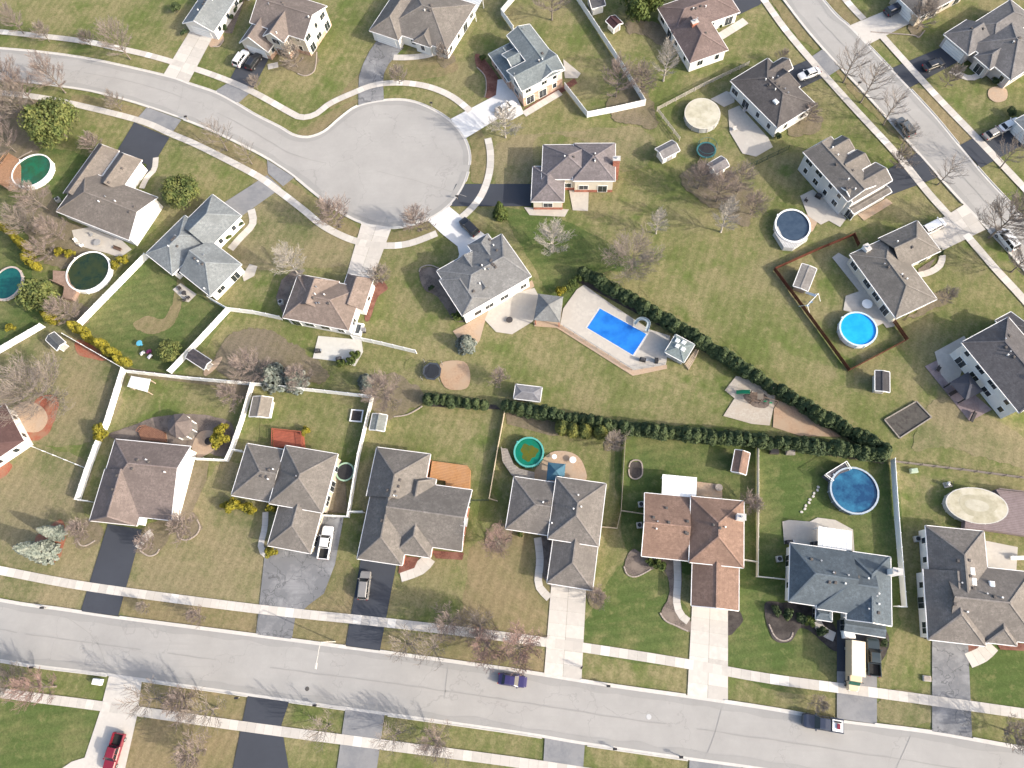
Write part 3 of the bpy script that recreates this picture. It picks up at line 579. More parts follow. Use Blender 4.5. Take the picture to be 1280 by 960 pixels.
def house(label, rc, wc, blocks, chim=(), vents=(), extra=None, name='house', cat='house', nv=5, brick=None, skylights=(), win=True):
    bs = []; ang = None
    for k in blocks:
        b = Block(ang=ang, **k); ang = b.ang if ang is None else ang; bs.append(b)
    OTHER_BLOCKS.extend(bs)
    o = bs[0].pt(bs[0].L/2, bs[0].W/2, 0); th = thing(name, label, cat, o)
    roof, trim, cap, wall = MB(), MB(), MB(), MB()
    caps = []
    for b in bs: caps.append(MB()); add_roof(b, roof, trim, caps[-1], wall)
    rm = roofm(rc); wall.build('wall', siding(wc), th); ro = roof.build('roof', rm, th); trim.build('gutter', TRIM, th); [k_.build('ridge_cap', roofm(sh(rc, 1.3)), ro) for k_ in caps if k_.v]
    if brick:
        bk = MB()
        for b in bs:
            i = .34; bk.prism([(p.x, p.y) for p in (b.pt(i, i, 0), b.pt(b.L-i, i, 0), b.pt(b.L-i, b.W-i, 0), b.pt(i, b.W-i, 0))], 0, brick[1])
        bk.build('brick_base', brick[0], th)
    zt = lambda p: max(b.z(p) for b in bs)
    def on_roof(px):
        p = P(*px, 4.0)
        for _ in range(12):
            z = zt(p); p = P(*px, z if z > 0 else bs[0].he)
        return p
    auto = []
    for b in bs[:2]:
        for k in range(nv if b is bs[0] else 2):
            auto.append(b.pt(R_.uniform(b.ia+.2, max(b.ia+.3, b.L-b.ib-.2)), b.W*b.rf+R_.uniform(.5, 1.1)*R_.choice((-1, 1)), 0))
    for p in [on_roof(v) for v in vents]+auto:
        z = zt(p)
        if z < 0: continue
        m = MB()
        if R_.random() < .45: m.lathe((p.x, p.y, z-.15), [(.11, 0), (.11, .5), (.14, .5), (.14, .56)], 8).build('vent_pipe', WHITE if R_.random() < .6 else STEEL, ro)
        else: m.box((p.x, p.y, z-.12), .46, .46, .34, bs[0].ang, .07).build('roof_vent', mat('vent_brown', (.1, .09, .085), None, 4), ro)
    for px in skylights:
        p = on_roof(px); z = zt(p); f = MB().box((p.x, p.y, z-.3), 1.15, .8, .45, bs[0].ang, .05).build('skylight', WHITE, ro); MB().box((p.x, p.y, z+.152), .9, .56, .02, bs[0].ang).build('pane', mat('skylight_glass', (.5, .56, .6), None, 2, .1), f)
    for px, hgt, m_ in chim:
        p = on_roof(px); z = max(zt(p), bs[0].he); top = max(b.he+b.rise for b in bs)+hgt
        c = MB().box((p.x, p.y, 0 if zt(p) < 0 else z-1), 1.3, .9, top-(0 if zt(p) < 0 else z-1), bs[0].ang).build('chimney', m_, th)
        MB().box((p.x, p.y, top), 1.5, 1.1, .12, bs[0].ang).build('chimney_cap', mat('cap_stone', (.5, .48, .46)), c); MB().lathe((p.x, p.y, top+.12), [(.16, 0), (.16, .35)], 10).build('flue', STEEL, c)
    # windows and garage doors on the walls that face the street or the yard
    eye = V((0, 0, 0)); n_w = 0
    for b in bs:
        i = .38
        sides = [(b.pt(i, i, 0), b.pt(b.L-i, i, 0), -b.n, None), (b.pt(i, b.W-i, 0), b.pt(b.L-i, b.W-i, 0), b.n, None), (b.pt(i, i, 0), b.pt(i, b.W-i, 0), -b.u, 'A'), (b.pt(b.L-i, i, 0), b.pt(b.L-i, b.W-i, 0), b.u, 'B')]
        for si, (p, q, nn, end) in enumerate(sides):
            L = (q-p).length; az = math.atan2((q-p).y, (q-p).x); mid = (p+q)/2
            blocked = lambda c: any(o_ is not b and o_.inside(c+nn*.5, -.1) for o_ in bs)
            if b.garage and b.garage == (end or 'LR'[si]):
                g = MB().box(mid+nn*.03, min(L-1, 5.0), .12, 2.3, az).build('garage_door', WHITE, th)
                pn = MB()
                for r in range(1, 4): pn.box(mid+nn*.1+V((0, 0, r*.56)), min(L-1.2, 4.8), .02, .04, az)
                pn.build('panel_seam', mat('seam', (.5, .5, .5)), g); continue
            if not win or (mid-eye).dot(nn) > 0 and (mid-eye).normalized().dot(nn) > .25: continue
            k = max(1, int(L/3.1))
            for lv in ((.95,) if b.he < 5.0 else (.95, 3.55)):
                for j in range(k):
                    if n_w > 40: break
                    c = p.lerp(q, (j+.5)/k+R_.uniform(-.04, .04))
                    if blocked(c): continue
                    n_w += 1; tall = lv < 1 and R_.random() < .25; wd = R_.choice((.9, 1.3, 1.8)) if not tall else 1.8; hh = 1.25 if not tall else 2.0; z0 = lv if not tall else .1
                    f = MB().box(c+nn*.02+V((0, 0, z0)), wd+.2, .12, hh+.2, az).build('window', WHITE, th); pn = MB()
                    for s_ in ((-1, 1) if wd > 1 else (0,)): pn.box(c+nn*.075+(q-p).normalized()*s_*wd/4+V((0, 0, z0+.1)), (wd/2-.05) if s_ else wd, .04, hh, az)
                    pn.build('pane', GLASS, f)
    if extra: extra(th, bs)
    return th, bs
def B(A, B_, C_, he=3.0, ha=1, hb=1, pitch=.5, rf=.5, g=None): return dict(A=A, B=B_, C_=C_, he=he, pitch=pitch, ha=ha, hb=hb, rf=rf, garage=g)
WH, CR, TA, GY, PB = (.72, .71, .68), (.62, .57, .48), (.45, .39, .31), (.50, .51, .52), (.55, .60, .62)
GREY, TAUPE, BROWN, BLUEG, PALEB, DARK, ROSE, TERRA, MAUVE = (.25, .228, .206), (.26, .228, .2), (.23, .19, .165), (.15, .183, .21), (.285, .31, .318), (.10, .098, .105), (.25, .19, .175), (.325, .215, .165), (.25, .222, .225)
BRK = brickm(); BRT = brickm((.42, .29, .22))
def flat_cover(pts, h, m, name='patio_cover', posts=True):
    def f(th, bs):
        q = PP(pts, h); c = MB().prism([(p.x, p.y) for p in q], h, h+.14).build(name, m, th); mid = sum(q, V((0, 0, 0)))/len(q)
        if len(q) == 4:
            rb = MB()
            for k in range(1, 7): rb.beam(q[0].lerp(q[1], k/7)+V((0, 0, .16)), q[3].lerp(q[2], k/7)+V((0, 0, .16)), .05, .04)
            rb.build('roof_rib', TRIM, c)
        if posts:
            for p in q: a = p.lerp(mid, .06); MB().box((a.x, a.y, 0), .14, .14, h).build('post', WHITE, c)
    return f
house('pale blue-grey roofed garage end of the house behind the wide white driveway', PALEB, WH, [B((267, 40), (300, -10), (264, -24), 2.8, 0, 0, .55, g='A'), B((300, -6), (262, -30), (278, -70), 3.2, 1, 1)])
house('brown roofed house with two front gables above the black and white cars', (.255, .215, .195), CR, [B((312, 28), (380, 50), (404, 6), 5.2, 0, 0, .5), B((358, 54), (374, 18), (350, 8), 5.2, 0, None, .6), B((338, 66), (353, 34), (322, 16), 2.8, 0, None, .7, g='A'), B((383, 50), (396, 18), (380, 14), 3.2, 0, None, .5)], brick=(BRT, 1.1))
house('brown-grey hip roofed house at the head of the curved cracked driveway', GREY, WH, [B((478, 36), (559, 63), (590, 4), 3, 1, 1, .45), B((504, 52), (526, -2), (490, -14), 3, 1, None, .45, g='A'), B((540, 60), (552, 34), (530, 26), 3, .8, None, .45)], extra=flat_cover([(575, 4), (586, -8), (604, -2), (594, 16)], 2.6, mat('pale_cover', (.45, .48, .5)), posts=True))
house('blue-grey roofed two storey house with brick base by the white driveway', (.24, .275, .285), (.58, .55, .50), [B((705, 86), (662, 30), (634, 45), 5.2, 0, 0, .4), B((653, 115), (705, 86), (687, 60), 5.2, 0, 0, .45), B((609, 68), (637, 101), (664, 80), 3.0, .4, .4, .4), B((642, 88), (674, 73), (660, 52), 4.2, 0, None, .35)], brick=(BRT, 2.5))
house('pinkish brown roofed house with a long chimney shadow beside the pale bare tree', ROSE, WH, [B((842, 44), (925, 15), (905, -20), 3, 1, 1, .45), B((911, 62), (885, 22), (840, 42), 3, 1, None, .45)], chim=[((868, 30), .5, BRK)])
house('dark grey roofed house with pale siding beside the beige covered pool', (.15, .137, .132), (.58, .59, .58), [B((913, 101), (972, 160), (1023, 133), 3.6, 1, 1, .48), B((1001, 108), (968, 126), (954, 95), 3.6, .35, None, .5, g='A'), B((992, 86), (965, 100), (956, 84), 3.6, 0, None, .6)], skylights=[(970, 127)], vents=[(957, 100), (962, 106), (981, 112), (985, 117)])
house('grey roofed house at the frame top above a pale concrete drive', GREY, TA, [B((1149, 22), (1212, -12), (1182, -46), 2.9, 1, 1, .45, g='A')])
house('large grey hip roofed house beside the round stone planting circle', (.235, .225, .222), (.5, .46, .44), [B((1210, 55), (1264, 100), (1318, 66), 3.1, 1, 1, .5), B((1211, 69), (1240, 50), (1209, 24), 3.1, 1, None, .45, g='A'), B((1208, 30), (1266, 2), (1296, 28), 3.1, 1, 1, .45), B((1239, 88), (1260, 70), (1240, 54), 3.1, 1, None, .5)])
house('pale grey house corner at the frame edge behind two parked cars', PALEB, PB, [B((1268, 150), (1310, 128), (1330, 158), 2.9, 1, 1, .45, g='A')])
house('grey two storey house with rows of rear windows above the navy pool', GREY, (.56, .56, .545), [B((1004, 190), (1060, 252), (1094, 230), 5.4, .25, 0, .5), B((1065, 252), (1117, 227), (1104, 200), 5.2, 0, 0, .5), B((1068, 186), (1040, 203), (1026, 185), 5.4, .25, None, .62), B((1088, 205), (1062, 221), (1046, 202), 5.4, .2, None, .62), B((1066, 266), (1116, 241), (1111, 231), 2.7, 0, 0, .3)], chim=[])
house('grey-tan hip roofed house inside the red-brown fenced pool yard', (.265, .242, .215), CR, [B((1062, 318), (1120, 398), (1170, 372), 3.2, 1, 1, .48), B((1175, 312), (1128, 338), (1098, 300), 3.2, 1, None, .48, g='A')], chim=[((1082, 312), -.9, WHITE)])
house('dark roofed white two storey house beside the purple paver patio', (.155, .148, .152), WH, [B((1202, 428), (1274, 516), (1334, 482), 5.4, .7, .2, .48), B((1246, 402), (1262, 388), (1305, 440), 3.2, 1, 0, .4)], vents=[(1256, 424), (1262, 420), (1257, 434), (1262, 440), (1267, 446)], chim=[])
house('taupe roofed house with a white gable end near the dark green pool', TAUPE, WH, [B((70, 264), (161, 300), (198, 247), 3.3, 1, 0, .52), B((177, 200), (150, 240), (124, 227), 3.3, .3, None, .5, g='A'), B((147, 188), (106, 252), (82, 240), 3.0, .3, None, .5)], chim=[], win=False)
house('pale blue-grey hip roofed house between two white fenced yards', PALEB, WH, [B((231, 269), (182, 317), (217, 342), 3.0, 1, 1, .48), B((261, 372), (226, 338), (266, 300), 3.0, 1, None, .48), B((301, 269), (262, 311), (226, 283), 3.0, 1, None, .45, g='A')], vents=[(243, 323), (248, 327), (253, 330), (256, 361), (211, 308)])
house('brown roofed white house with a rear concrete patio beside the cul-de-sac', (.29, .232, .20), WH, [B((353, 397), (436, 413), (457, 360), 3.6, 1, 1, .5), B((424, 352), (411, 390), (364, 381), 3.6, .35, None, .5), B((466, 348), (455, 388), (424, 376), 3.2, .4, None, .5, g='A')], chim=[])
house('large grey roofed white house beside the gazebo and the blue covered pool', (.26, .262, .262), WH, [B((581, 393), (664, 345), (626, 293), 4.6, .9, .5, .42), B((604, 296), (646, 332), (624, 352), 4.5, .8, None, .5, g='A'), B((588, 318), (626, 352), (604, 372), 4.5, .15, None, .55), B((546, 352), (581, 393), (618, 370), 4.5, .8, .5, .45)], vents=[(612, 300), (617, 307), (621, 313), (615, 330), (606, 337), (600, 355), (592, 364)])
house('mauve-grey roofed house alone on the lawn by the dark driveway', MAUVE, CR, [B((716, 226), (769, 226), (775, 179), 4.4, 1, 1, .5), B((680, 181), (676, 224), (742, 226), 4.2, 1, 1, .45), B((667, 208), (663, 252), (704, 252), 3.4, 1, 1, .5, g='L')], chim=[((770, 206), .1, BRK)], brick=(BRK, .8))
# the street row
house('mottled brown roofed house with a white gable wall above the new black drive', (.265, .215, .195), WH, [B((238, 558), (144, 549), (117, 640), 3.3, 0, .8, .62, rf=.34), B((170, 657), (190, 592), (134, 580), 3.3, .2, None, .42, g='A')], chim=[], win=False)
house('grey hip roofed house with a small red deck and cracked drive', GREY, TA, [B((289, 619), (340, 628), (361, 563), 2.9, 1, None, .33), B((358, 557), (335, 629), (402, 640), 3.8, 1, 1, .5), B((389, 692), (402, 636), (349, 627), 2.7, 1, None, .32, g='A')], chim=[])
house('grey hip roofed brick house with the bright orange wooden deck behind', (.245, .224, .203), (.5, .47, .42), [B((471, 559), (458, 620), (526, 632), 3.0, 1, None, .48), B((499, 706), (524, 612), (470, 602), 3.0, 1, None, .48, g='A'), B((577, 690), (587, 613), (505, 602), 3.0, 0, 0, .2) if 0 else B((480, 674), (577, 690), (587, 613), 3.0, None, 0, .48), B((537, 697), (547, 650), (503, 644), 3.0, 1, None, .48), B((545, 599), (538, 640), (500, 632), 3.0, .4, None, .48)], brick=(BRK, 1.4), chim=[((580, 652), -.8, WHITE)])
house('grey hip roofed house below the green pool with a blue canopy patio', (.25, .228, .208), TA, [B((632, 661), (684, 669), (693, 603), 2.9, 1, None, .33), B((697, 596), (683, 673), (747, 681), 3.8, 1, 1, .5), B((741, 738), (748, 674), (692, 668), 2.7, 1, None, .32, g='A')], vents=[(723, 619), (690, 654), (638, 617)])
house('terracotta roofed house with a white patio cover on its rear wall', TERRA, CR, [B((802, 695), (860, 701), (868, 622), 2.9, 0, None, .33), B((868, 621), (857, 702), (925, 709), 3.8, 1, 1, .52), B((921, 763), (926, 702), (868, 696), 2.7, 0, None, .32, g='A')], chim=[((924, 648), .1, WHITE)], extra=flat_cover([(828, 593), (871, 597), (870, 624), (827, 621)], 2.7, WHITE), vents=[(833, 635), (822, 652), (836, 653), (900, 660)])
house('slate blue roofed house behind the cream box truck', BLUEG, WH, [B((986, 752), (1066, 764), (1076, 691), 3.6, .7, None, .5), B((1117, 783), (1111, 696), (1056, 689), 3.6, 0, 1, .5, g='A'), B((1021, 761), (1092, 771), (1102, 702), 3.65, 1, None, .42), B((1055, 789), (1107, 797), (1108, 780), 2.7, None, None, .3), B((1020, 774), (1040, 777), (1042, 762), 2.7, .6, .6, .4)], extra=flat_cover([(1023, 658), (1064, 664), (1064, 690), (1022, 684)], 2.6, WHITE), vents=[(1014, 699), (1026, 701), (1060, 719), (1072, 721), (1085, 723), (1098, 742), (1098, 755), (1098, 766)], chim=[((1113, 716), .1, TRIM)])
house('large grey roofed house below the oval cream covered pool', (.255, .232, .212), WH, [B((1157, 657), (1163, 740), (1238, 748), 3.4, 1, None, .48), B((1224, 806), (1232, 720), (1162, 712), 3.4, 1, None, .45, g='A'), B((1185, 791), (1300, 806), (1306, 718), 3.4, None, 1, .48), B((1265, 806), (1272, 760), (1234, 754), 3.4, 1, None, .5)], skylights=[(1215, 714), (1217, 727), (1240, 731)], vents=[(1233, 742), (1243, 746), (1252, 747)])
house('dark red-brown roofed house cut by the frame edge near red mulch', (.15, .09, .085), WH, [B((6, 505), (30, 551), (-50, 596), 3.2, .5, .5, .4)], chim=[])
# ---------------------------------------------------------------- sheds
def shed(label, rc, wc, A, B_, C_, he=2.1, pitch=.5, ha=0, hb=0, door='A', name='garden_shed', cat='shed', skyl=()):
    b = Block(A, B_, C_, he, pitch, ha, hb); th = thing(name, label, cat, b.pt(b.L/2, b.W/2, 0)); roof, trim, cap, wall = MB(), MB(), MB(), MB()
    i0 = TH; add_roof(b, roof, trim, cap, wall); wall.build('wall', siding(wc), th); r = roof.build('roof', roofm(rc), th); cap.build('ridge_cap', roofm(sh(rc, 1.2)), r); trim.build('trim_board', TRIM, th)
    i = .38
    ds = {'A': (b.pt(i, b.W/2, 0), -b.u, b.n), 'B': (b.pt(b.L-i, b.W/2, 0), b.u, b.n), 'L': (b.pt(b.L/2, i, 0), -b.n, b.u), 'R': (b.pt(b.L/2, b.W-i, 0), b.n, b.u)}[door]
    az = math.atan2(ds[2].y, ds[2].x); d = MB().box(ds[0]+ds[1]*.03+V((0, 0, .1)), 1.2, .1, 1.75, az).build('door', mat('shed_door', (.35, .34, .33)), th); MB().box(ds[0]+ds[1]*.1+ds[2]*.35+V((0, 0, .9)), .05, .06, .2, az).build('handle', BLACK, d)
    for px in skyl:
        p = P(*px, he+.6); z = b.z(p); f = MB().box((p.x, p.y, z-.1), .75, .75, .26, b.ang, .04).build('skylight', WHITE, r); MB().box((p.x, p.y, z+.162), .55, .55, .02, b.ang).build('pane', mat('skylight_glass2', (.6, .65, .68), None, 2, .1), f)
    return th
shed('white shed with a dark roof at the frame top inside the fence corner', (.13, .13, .14), WH, (740, 11), (757, 6), (752, -12), 2.3)
shed('small shed with a dark red roof and sunlit white gable', (.10, .05, .055), WH, (767, 36), (757, 26), (768, 18), 2.0)
shed('grey roofed shed standing at the lawn corner beside brown brush', (.28, .27, .27), WH, (829, 199), (850, 188), (840, 175), 2.3, door='L')
shed('small grey roofed shed close to the dark trampoline', (.28, .265, .27), WH, (895, 217), (912, 207), (903, 194), 2.1, door='L')
shed('flat grey-brown roofed playhouse inside the red-brown fence', (.33, .31, .29), (.3, .26, .22), (1010, 364), (1021, 336), (1002, 331), 2.0, .14, door='B', name='playhouse', cat='playhouse')
shed('barn style shed with a dark panel roof near the soil garden bed', (.105, .10, .105), (.66, .61, .52), (1094, 488), (1094, 463), (1112, 463), 2.2, .25)
shed('terracotta roofed shed beside the clipped evergreen hedge', TERRA, (.6, .55, .5), (914, 589), (919, 562), (938, 563), 2.1, .5)
shed('dark roofed shed at the thin white fence beside red mulch', (.14, .15, .16), WH, (71, 438), (57, 425), (69, 416), 2.0, .5)
shed('dark brown roofed shed standing against the white fence on orange gravel', (.13, .115, .12), WH, (255, 462), (232, 447), (242, 436), 2.0, .5)
shed('tan roofed shed in the fenced lawn of the red deck house', (.36, .32, .27), WH, (336, 522), (341, 497), (317, 493), 2.0, .35)
shed('grey roofed narrow shed squeezed against the white fence line', (.32, .34, .32), WH, (480, 539), (484, 519), (466, 516), 2.0, .35)
shed('grey shingled shed with roof vents behind the clipped hedge', (.30, .30, .32), GY, (642, 498), (675, 502), (676, 484), 2.2, .3, 1, 1, door='L')
shed('blue-grey pool house with four white skylights at the deck end', (.26, .31, .31), GY, (831, 440), (855, 453), (869, 431), 2.5, .3, 1, 1, door='L', name='pool_house', cat='pool house', skyl=[(847, 425), (855, 427), (847, 432), (854, 436)])
sheet('gravel_bed', [(255, 464), (266, 452), (278, 446), (272, 458), (258, 470)], PAVER, .04, True)
# ---------------------------------------------------------------- canopies and gazebos on posts
def canopy(name, label, cat, q, h, rise, rm, post, base_m=None):
    pts = PP(q, h); c = sum(pts, V((0, 0, 0)))/len(pts); th = thing(name, label, cat, (c.x, c.y, 0)); m = MB(); apex = V((c.x, c.y, h+rise))
    if sum(pts[i].x*pts[i-1].y-pts[i].y*pts[i-1].x for i in range(len(pts))) > 0: pts = pts[::-1]
    for i in range(len(pts)):
        a, b = pts[i], pts[(i+1) % len(pts)]; m.poly([a, b, apex]); m.poly([b-V((0, 0, .1)), a-V((0, 0, .1)), apex-V((0, 0, .1))]); m.poly([b, a, a-V((0, 0, .1)), b-V((0, 0, .1))])
    r = m.build('roof', rm, th); cp = MB()
    for a in pts: cp.beam(a+V((0, 0, .02)), apex+V((0, 0, .02)), .14, .05)
    cp.build('ridge_cap', rm, r)
    for a in pts:
        p = a.lerp(V((c.x, c.y, h)), .1); MB().box((p.x, p.y, 0), .18, .18, h-.02).build('post', post, th)
    if base_m:
        fl = MB().prism([(p.x, p.y) for p in [a.lerp(V((c.x, c.y, h)), .05) for a in pts]], 0, .16).build('floor', base_m, th)
    return th
canopy('gazebo', 'square grey roofed gazebo on brick between the patio and pool deck', 'gazebo', [(673, 367), (704, 371), (700, 403), (667, 400)], 2.7, 1.5, roofm((.3, .31, .31)), BRK, PAVER)
oc = P(225, 534, 2.4)
canopy('gazebo', 'eight sided brown roofed gazebo among dark beds behind the mottled roof', 'gazebo', [(225+16*math.cos(k*math.pi/4+.3), 532+16*math.sin(k*math.pi/4+.3)) for k in range(8)], 2.4, 1.7, roofm((.24, .20, .185)), WHITE, WOOD_G)
canopy('gazebo', 'dark slate gazebo on the purple paver patio', 'gazebo', [(1210, 465), (1229, 489), (1207, 500), (1187, 478)], 2.6, 1.2, mat('slate_canvas', (.065, .068, .085)), BLACK)
canopy('patio_canopy', 'blue square canopy on the tan round paver patio', 'canopy', [(685, 578), (707, 580), (705, 602), (683, 600)], 2.5, .9, mat('blue_canvas', (.055, .13, .18), (.045, .11, .155), 2), BLACK)
canopy('toy_shelter', 'small white roofed play shelter standing in the fence corner', 'play shelter', [(159, 483), (164, 470), (188, 474), (184, 490)], 2.2, .35, WHITE, WOOD_T)
# ---------------------------------------------------------------- pools
def water(name, c, c2, rough=.08, s=.5): return mat(name, c, c2, s, rough, spec=.5, ramp=(.4, .6), bump=.02)
def pool(label, c, rx, ry, rot, wm, wallm, rimm, h=1.3, lvl=.18, rim=.22, deep=None, cover=False):
    p = P(*c, h); sc = (P(c[0]+10, c[1], h)-P(c[0]-10, c[1], h)).length/20; sv = (P(c[0], c[1]-10, h)-P(c[0], c[1]+10, h)).length/20
    ax = (rx*sc, ry*sv); th = thing('above_ground_pool', label, 'pool', (p.x, p.y, 0)); q = (p.x, p.y, 0); r1 = 1; k = rim/ax[0]
    MB().lathe(q, [(1-k*.6, h-.02), (1-k*.6, .02)][::-1]+[(1, .02), (1, h), (1-k*.6, h)], 48, ax, rot, False).build('pool_wall', wallm, th)
    MB().lathe(q, [(1-k, h+.0), (1+k*.35, h+.0), (1+k*.35, h+.06), (1-k, h+.06), (1-k, h)], 48, ax, rot, False).build('rim', rimm, th)
    up = MB()
    for j in range(14):
        t = 2*math.pi*j/14; x, y = math.cos(t)*ax[0]*1.01, math.sin(t)*ax[1]*1.01; cs, sn = math.cos(rot), math.sin(rot); up.box((q[0]+x*cs-y*sn, q[1]+x*sn+y*cs, 0), .14, .14, h, t+rot)
    up.build('upright_frame', rimm, th)
    if cover and rx > 30: MB().lathe(q, [(.02, h+.085), (.3, h+.084), (.6, h+.083)], 40, ax, rot, False, lambda t, z: 1+.08*math.sin(3*t+1)).build('damp_ring', mat('damp_cover', (.36, .335, .25), (.29, .27, .19), 1.2, .6), th); MB().lathe(q, [(.02, h+.095), (.2, h+.094), (.36, h+.093)], 40, ax, rot, False, lambda t, z: 1+.1*math.sin(2*t+2)).build('cover_centre', mat('centre_cover', (.41, .385, .31), (.34, .32, .25), 1, .6), th)
    if cover: MB().lathe(q, [(1-k*.5, h+.065), (.8, h+.04), (.4, h+.01), (.02, h)], 48, ax, rot).build('pool_cover', wm, th)
    else: MB().lathe(q, [(1-k*.7, h-lvl-.05), (1-k*.7, h-lvl)], 48, ax, rot).build('water_surface', wm, th)
    if 'murky' in label:
        MB().lathe(q, [(.02, h-lvl+.012), (.3, h-lvl+.011), (.55, h-lvl+.01)], 40, ax, 0, False, lambda t, z: 1+.16*math.sin(3*t+1)+.09*math.sin(7*t)).build('algae_patch', mat('algae', (.10, .095, .008), (.05, .085, .02), 1.2, .2, ramp=(.3, .7)), th)
    if not cover:
        sk = MB().box((q[0]+ax[0]*1.02*math.cos(2.4), q[1]+ax[1]*1.02*math.sin(2.4), h-.4), .4, .3, .5, 2.4, .03).build('skimmer_box', rimm, th)
    return th
WALL_G = mat('pool_wall_grey', (.42, .43, .43), (.33, .34, .34), 2, .5)
WALL_D = mat('pool_wall_slate', (.16, .19, .22), (.11, .13, .16), 2, .5)
pool('green water oval pool with white walls beside an orange wood deck', (39.5, 213), 24, 19, .55, water('green_water', (.012, .115, .06), (.02, .075, .035)), WHITE, WHITE)
pool('dark olive water round pool with white walls behind the taupe house', (110, 339), 26.5, 24, .3, water('olive_water', (.012, .026, .010), (.028, .038, .009)), WHITE, WHITE)
pool('teal water pool with a white rim cut by the frame edge', (9, 354), 18, 20, 0, water('teal_water', (.006, .075, .075), (.01, .11, .09)), WALL_G, mat('pale_rim', (.5, .42, .38)), .6, .12)
pool('beige covered round pool with grey walls beside the dark grey roof', (878, 142), 22, 19, 0, mat('beige_cover', (.44, .41, .31), (.33, .31, .23), .9, .7, c3=(.49, .46, .37), s3=.4), WALL_G, mat('cream_rim', (.55, .52, .45)), cover=True)
pool('navy covered round pool with white walls beside a brick patio', (991, 282), 22, 20.5, 0, water('navy_cover', (.026, .046, .078), (.042, .066, .1), .35, .8), WHITE, WHITE)
pool('bright blue round pool with white rim inside the red-brown fence', (1073, 411), 23.5, 21, 0, water('bright_blue_water', (.006, .27, .72), (.012, .34, .80), .1, .4), WHITE, mat('blue_white_rim', (.5, .62, .68)))
pool('green pool with a teal rim and murky yellow centre', (661, 565), 18.5, 18.5, 0, mat('murky_water', (.004, .15, .105), (.008, .13, .07), .4, .15), mat('teal_wall', (.05, .22, .2)), mat('teal_rim', (.09, .36, .32)))
pool('large deep blue round pool with a ladder deck by the white fence', (1068, 613), 30, 29, 0, water('deep_blue_water', (.008, .045, .115), (.028, .14, .24), .06, .3), WALL_D, mat('grey_blue_rim', (.36, .42, .48)), deep=1)  # lighter blue patches in the water colour stand in for its reflections
pool('oval cream covered pool set in a purple wooden deck', (1221, 632), 38, 22, -.12, mat('cream_cover', (.40, .37, .28), (.28, .26, .18), .7, .7, c3=(.45, .42, .34), s3=.4), WALL_G, mat('bone_rim', (.5, .49, .46)), cover=True)
# in-ground pool
q = PP([(750, 386), (808, 418), (791, 444), (734, 410)]); c0 = sum(q, V((0, 0, 0)))/4
tp = thing('swimming_pool', 'rectangular pool under a bright blue cover in the pale deck', 'pool', (c0.x, c0.y, 0))
g = lambda k, z: [((c0+(p-c0)*k).x, (c0+(p-c0)*k).y) for p in q]
MB().prism(g(1.07, 0), .02, .10).build('coping', mat('coping_stone', (.55, .54, .51)), tp); MB().prism(g(1.0, 0), .05, .12).build('pool_cover', mat('blue_cover', (.016, .15, .52), (.010, .11, .42), .5, .35, c3=(.02, .18, .56), s3=.35), tp)
sl_ = P(803, 405); ts = thing('pool_slide', 'grey curved slide arching over the corner of the blue covered pool', 'pool slide', (sl_.x, sl_.y, 0))
pth = smooth([P(808, 414, 1.7), P(811, 404, 1.75), P(806, 399, 1.5), P(799, 399, 1.1), P(793, 405, .6)], False, 6); mb = MB()
for a, b in zip(pth, pth[1:]): mb.beam(a, b, .55, .06)
for s_ in (-1, 1):
    for a, b in zip(pth, pth[1:]):
        d = (b-a).normalized(); n_ = V((-d.y, d.x, 0))*.3*s_; mb.beam(a+n_+V((0, 0, .1)), b+n_+V((0, 0, .1)), .06, .2)
mb.build('chute', mat('grey_slide', (.36, .42, .44)), ts); lg = MB()
for k in (2, 8): lg.tube([(pth[k].x, pth[k].y, .08), pth[k]], .05)
lg.build('support_leg', STEEL, ts); ld = MB()
for k in range(5): ld.beam(P(808, 416)+V((-.3, 0, .3+k*.32)), P(808, 416)+V((.3, 0, .3+k*.32)), .06, .05)
ld.tube([P(808, 416)+V((-.3, 0, .08)), P(808, 416)+V((-.3, 0, 2.2))], .03); ld.tube([P(808, 416)+V((.3, 0, .08)), P(808, 416)+V((.3, 0, 2.2))], .03); ld.build('ladder', STEEL, ts)
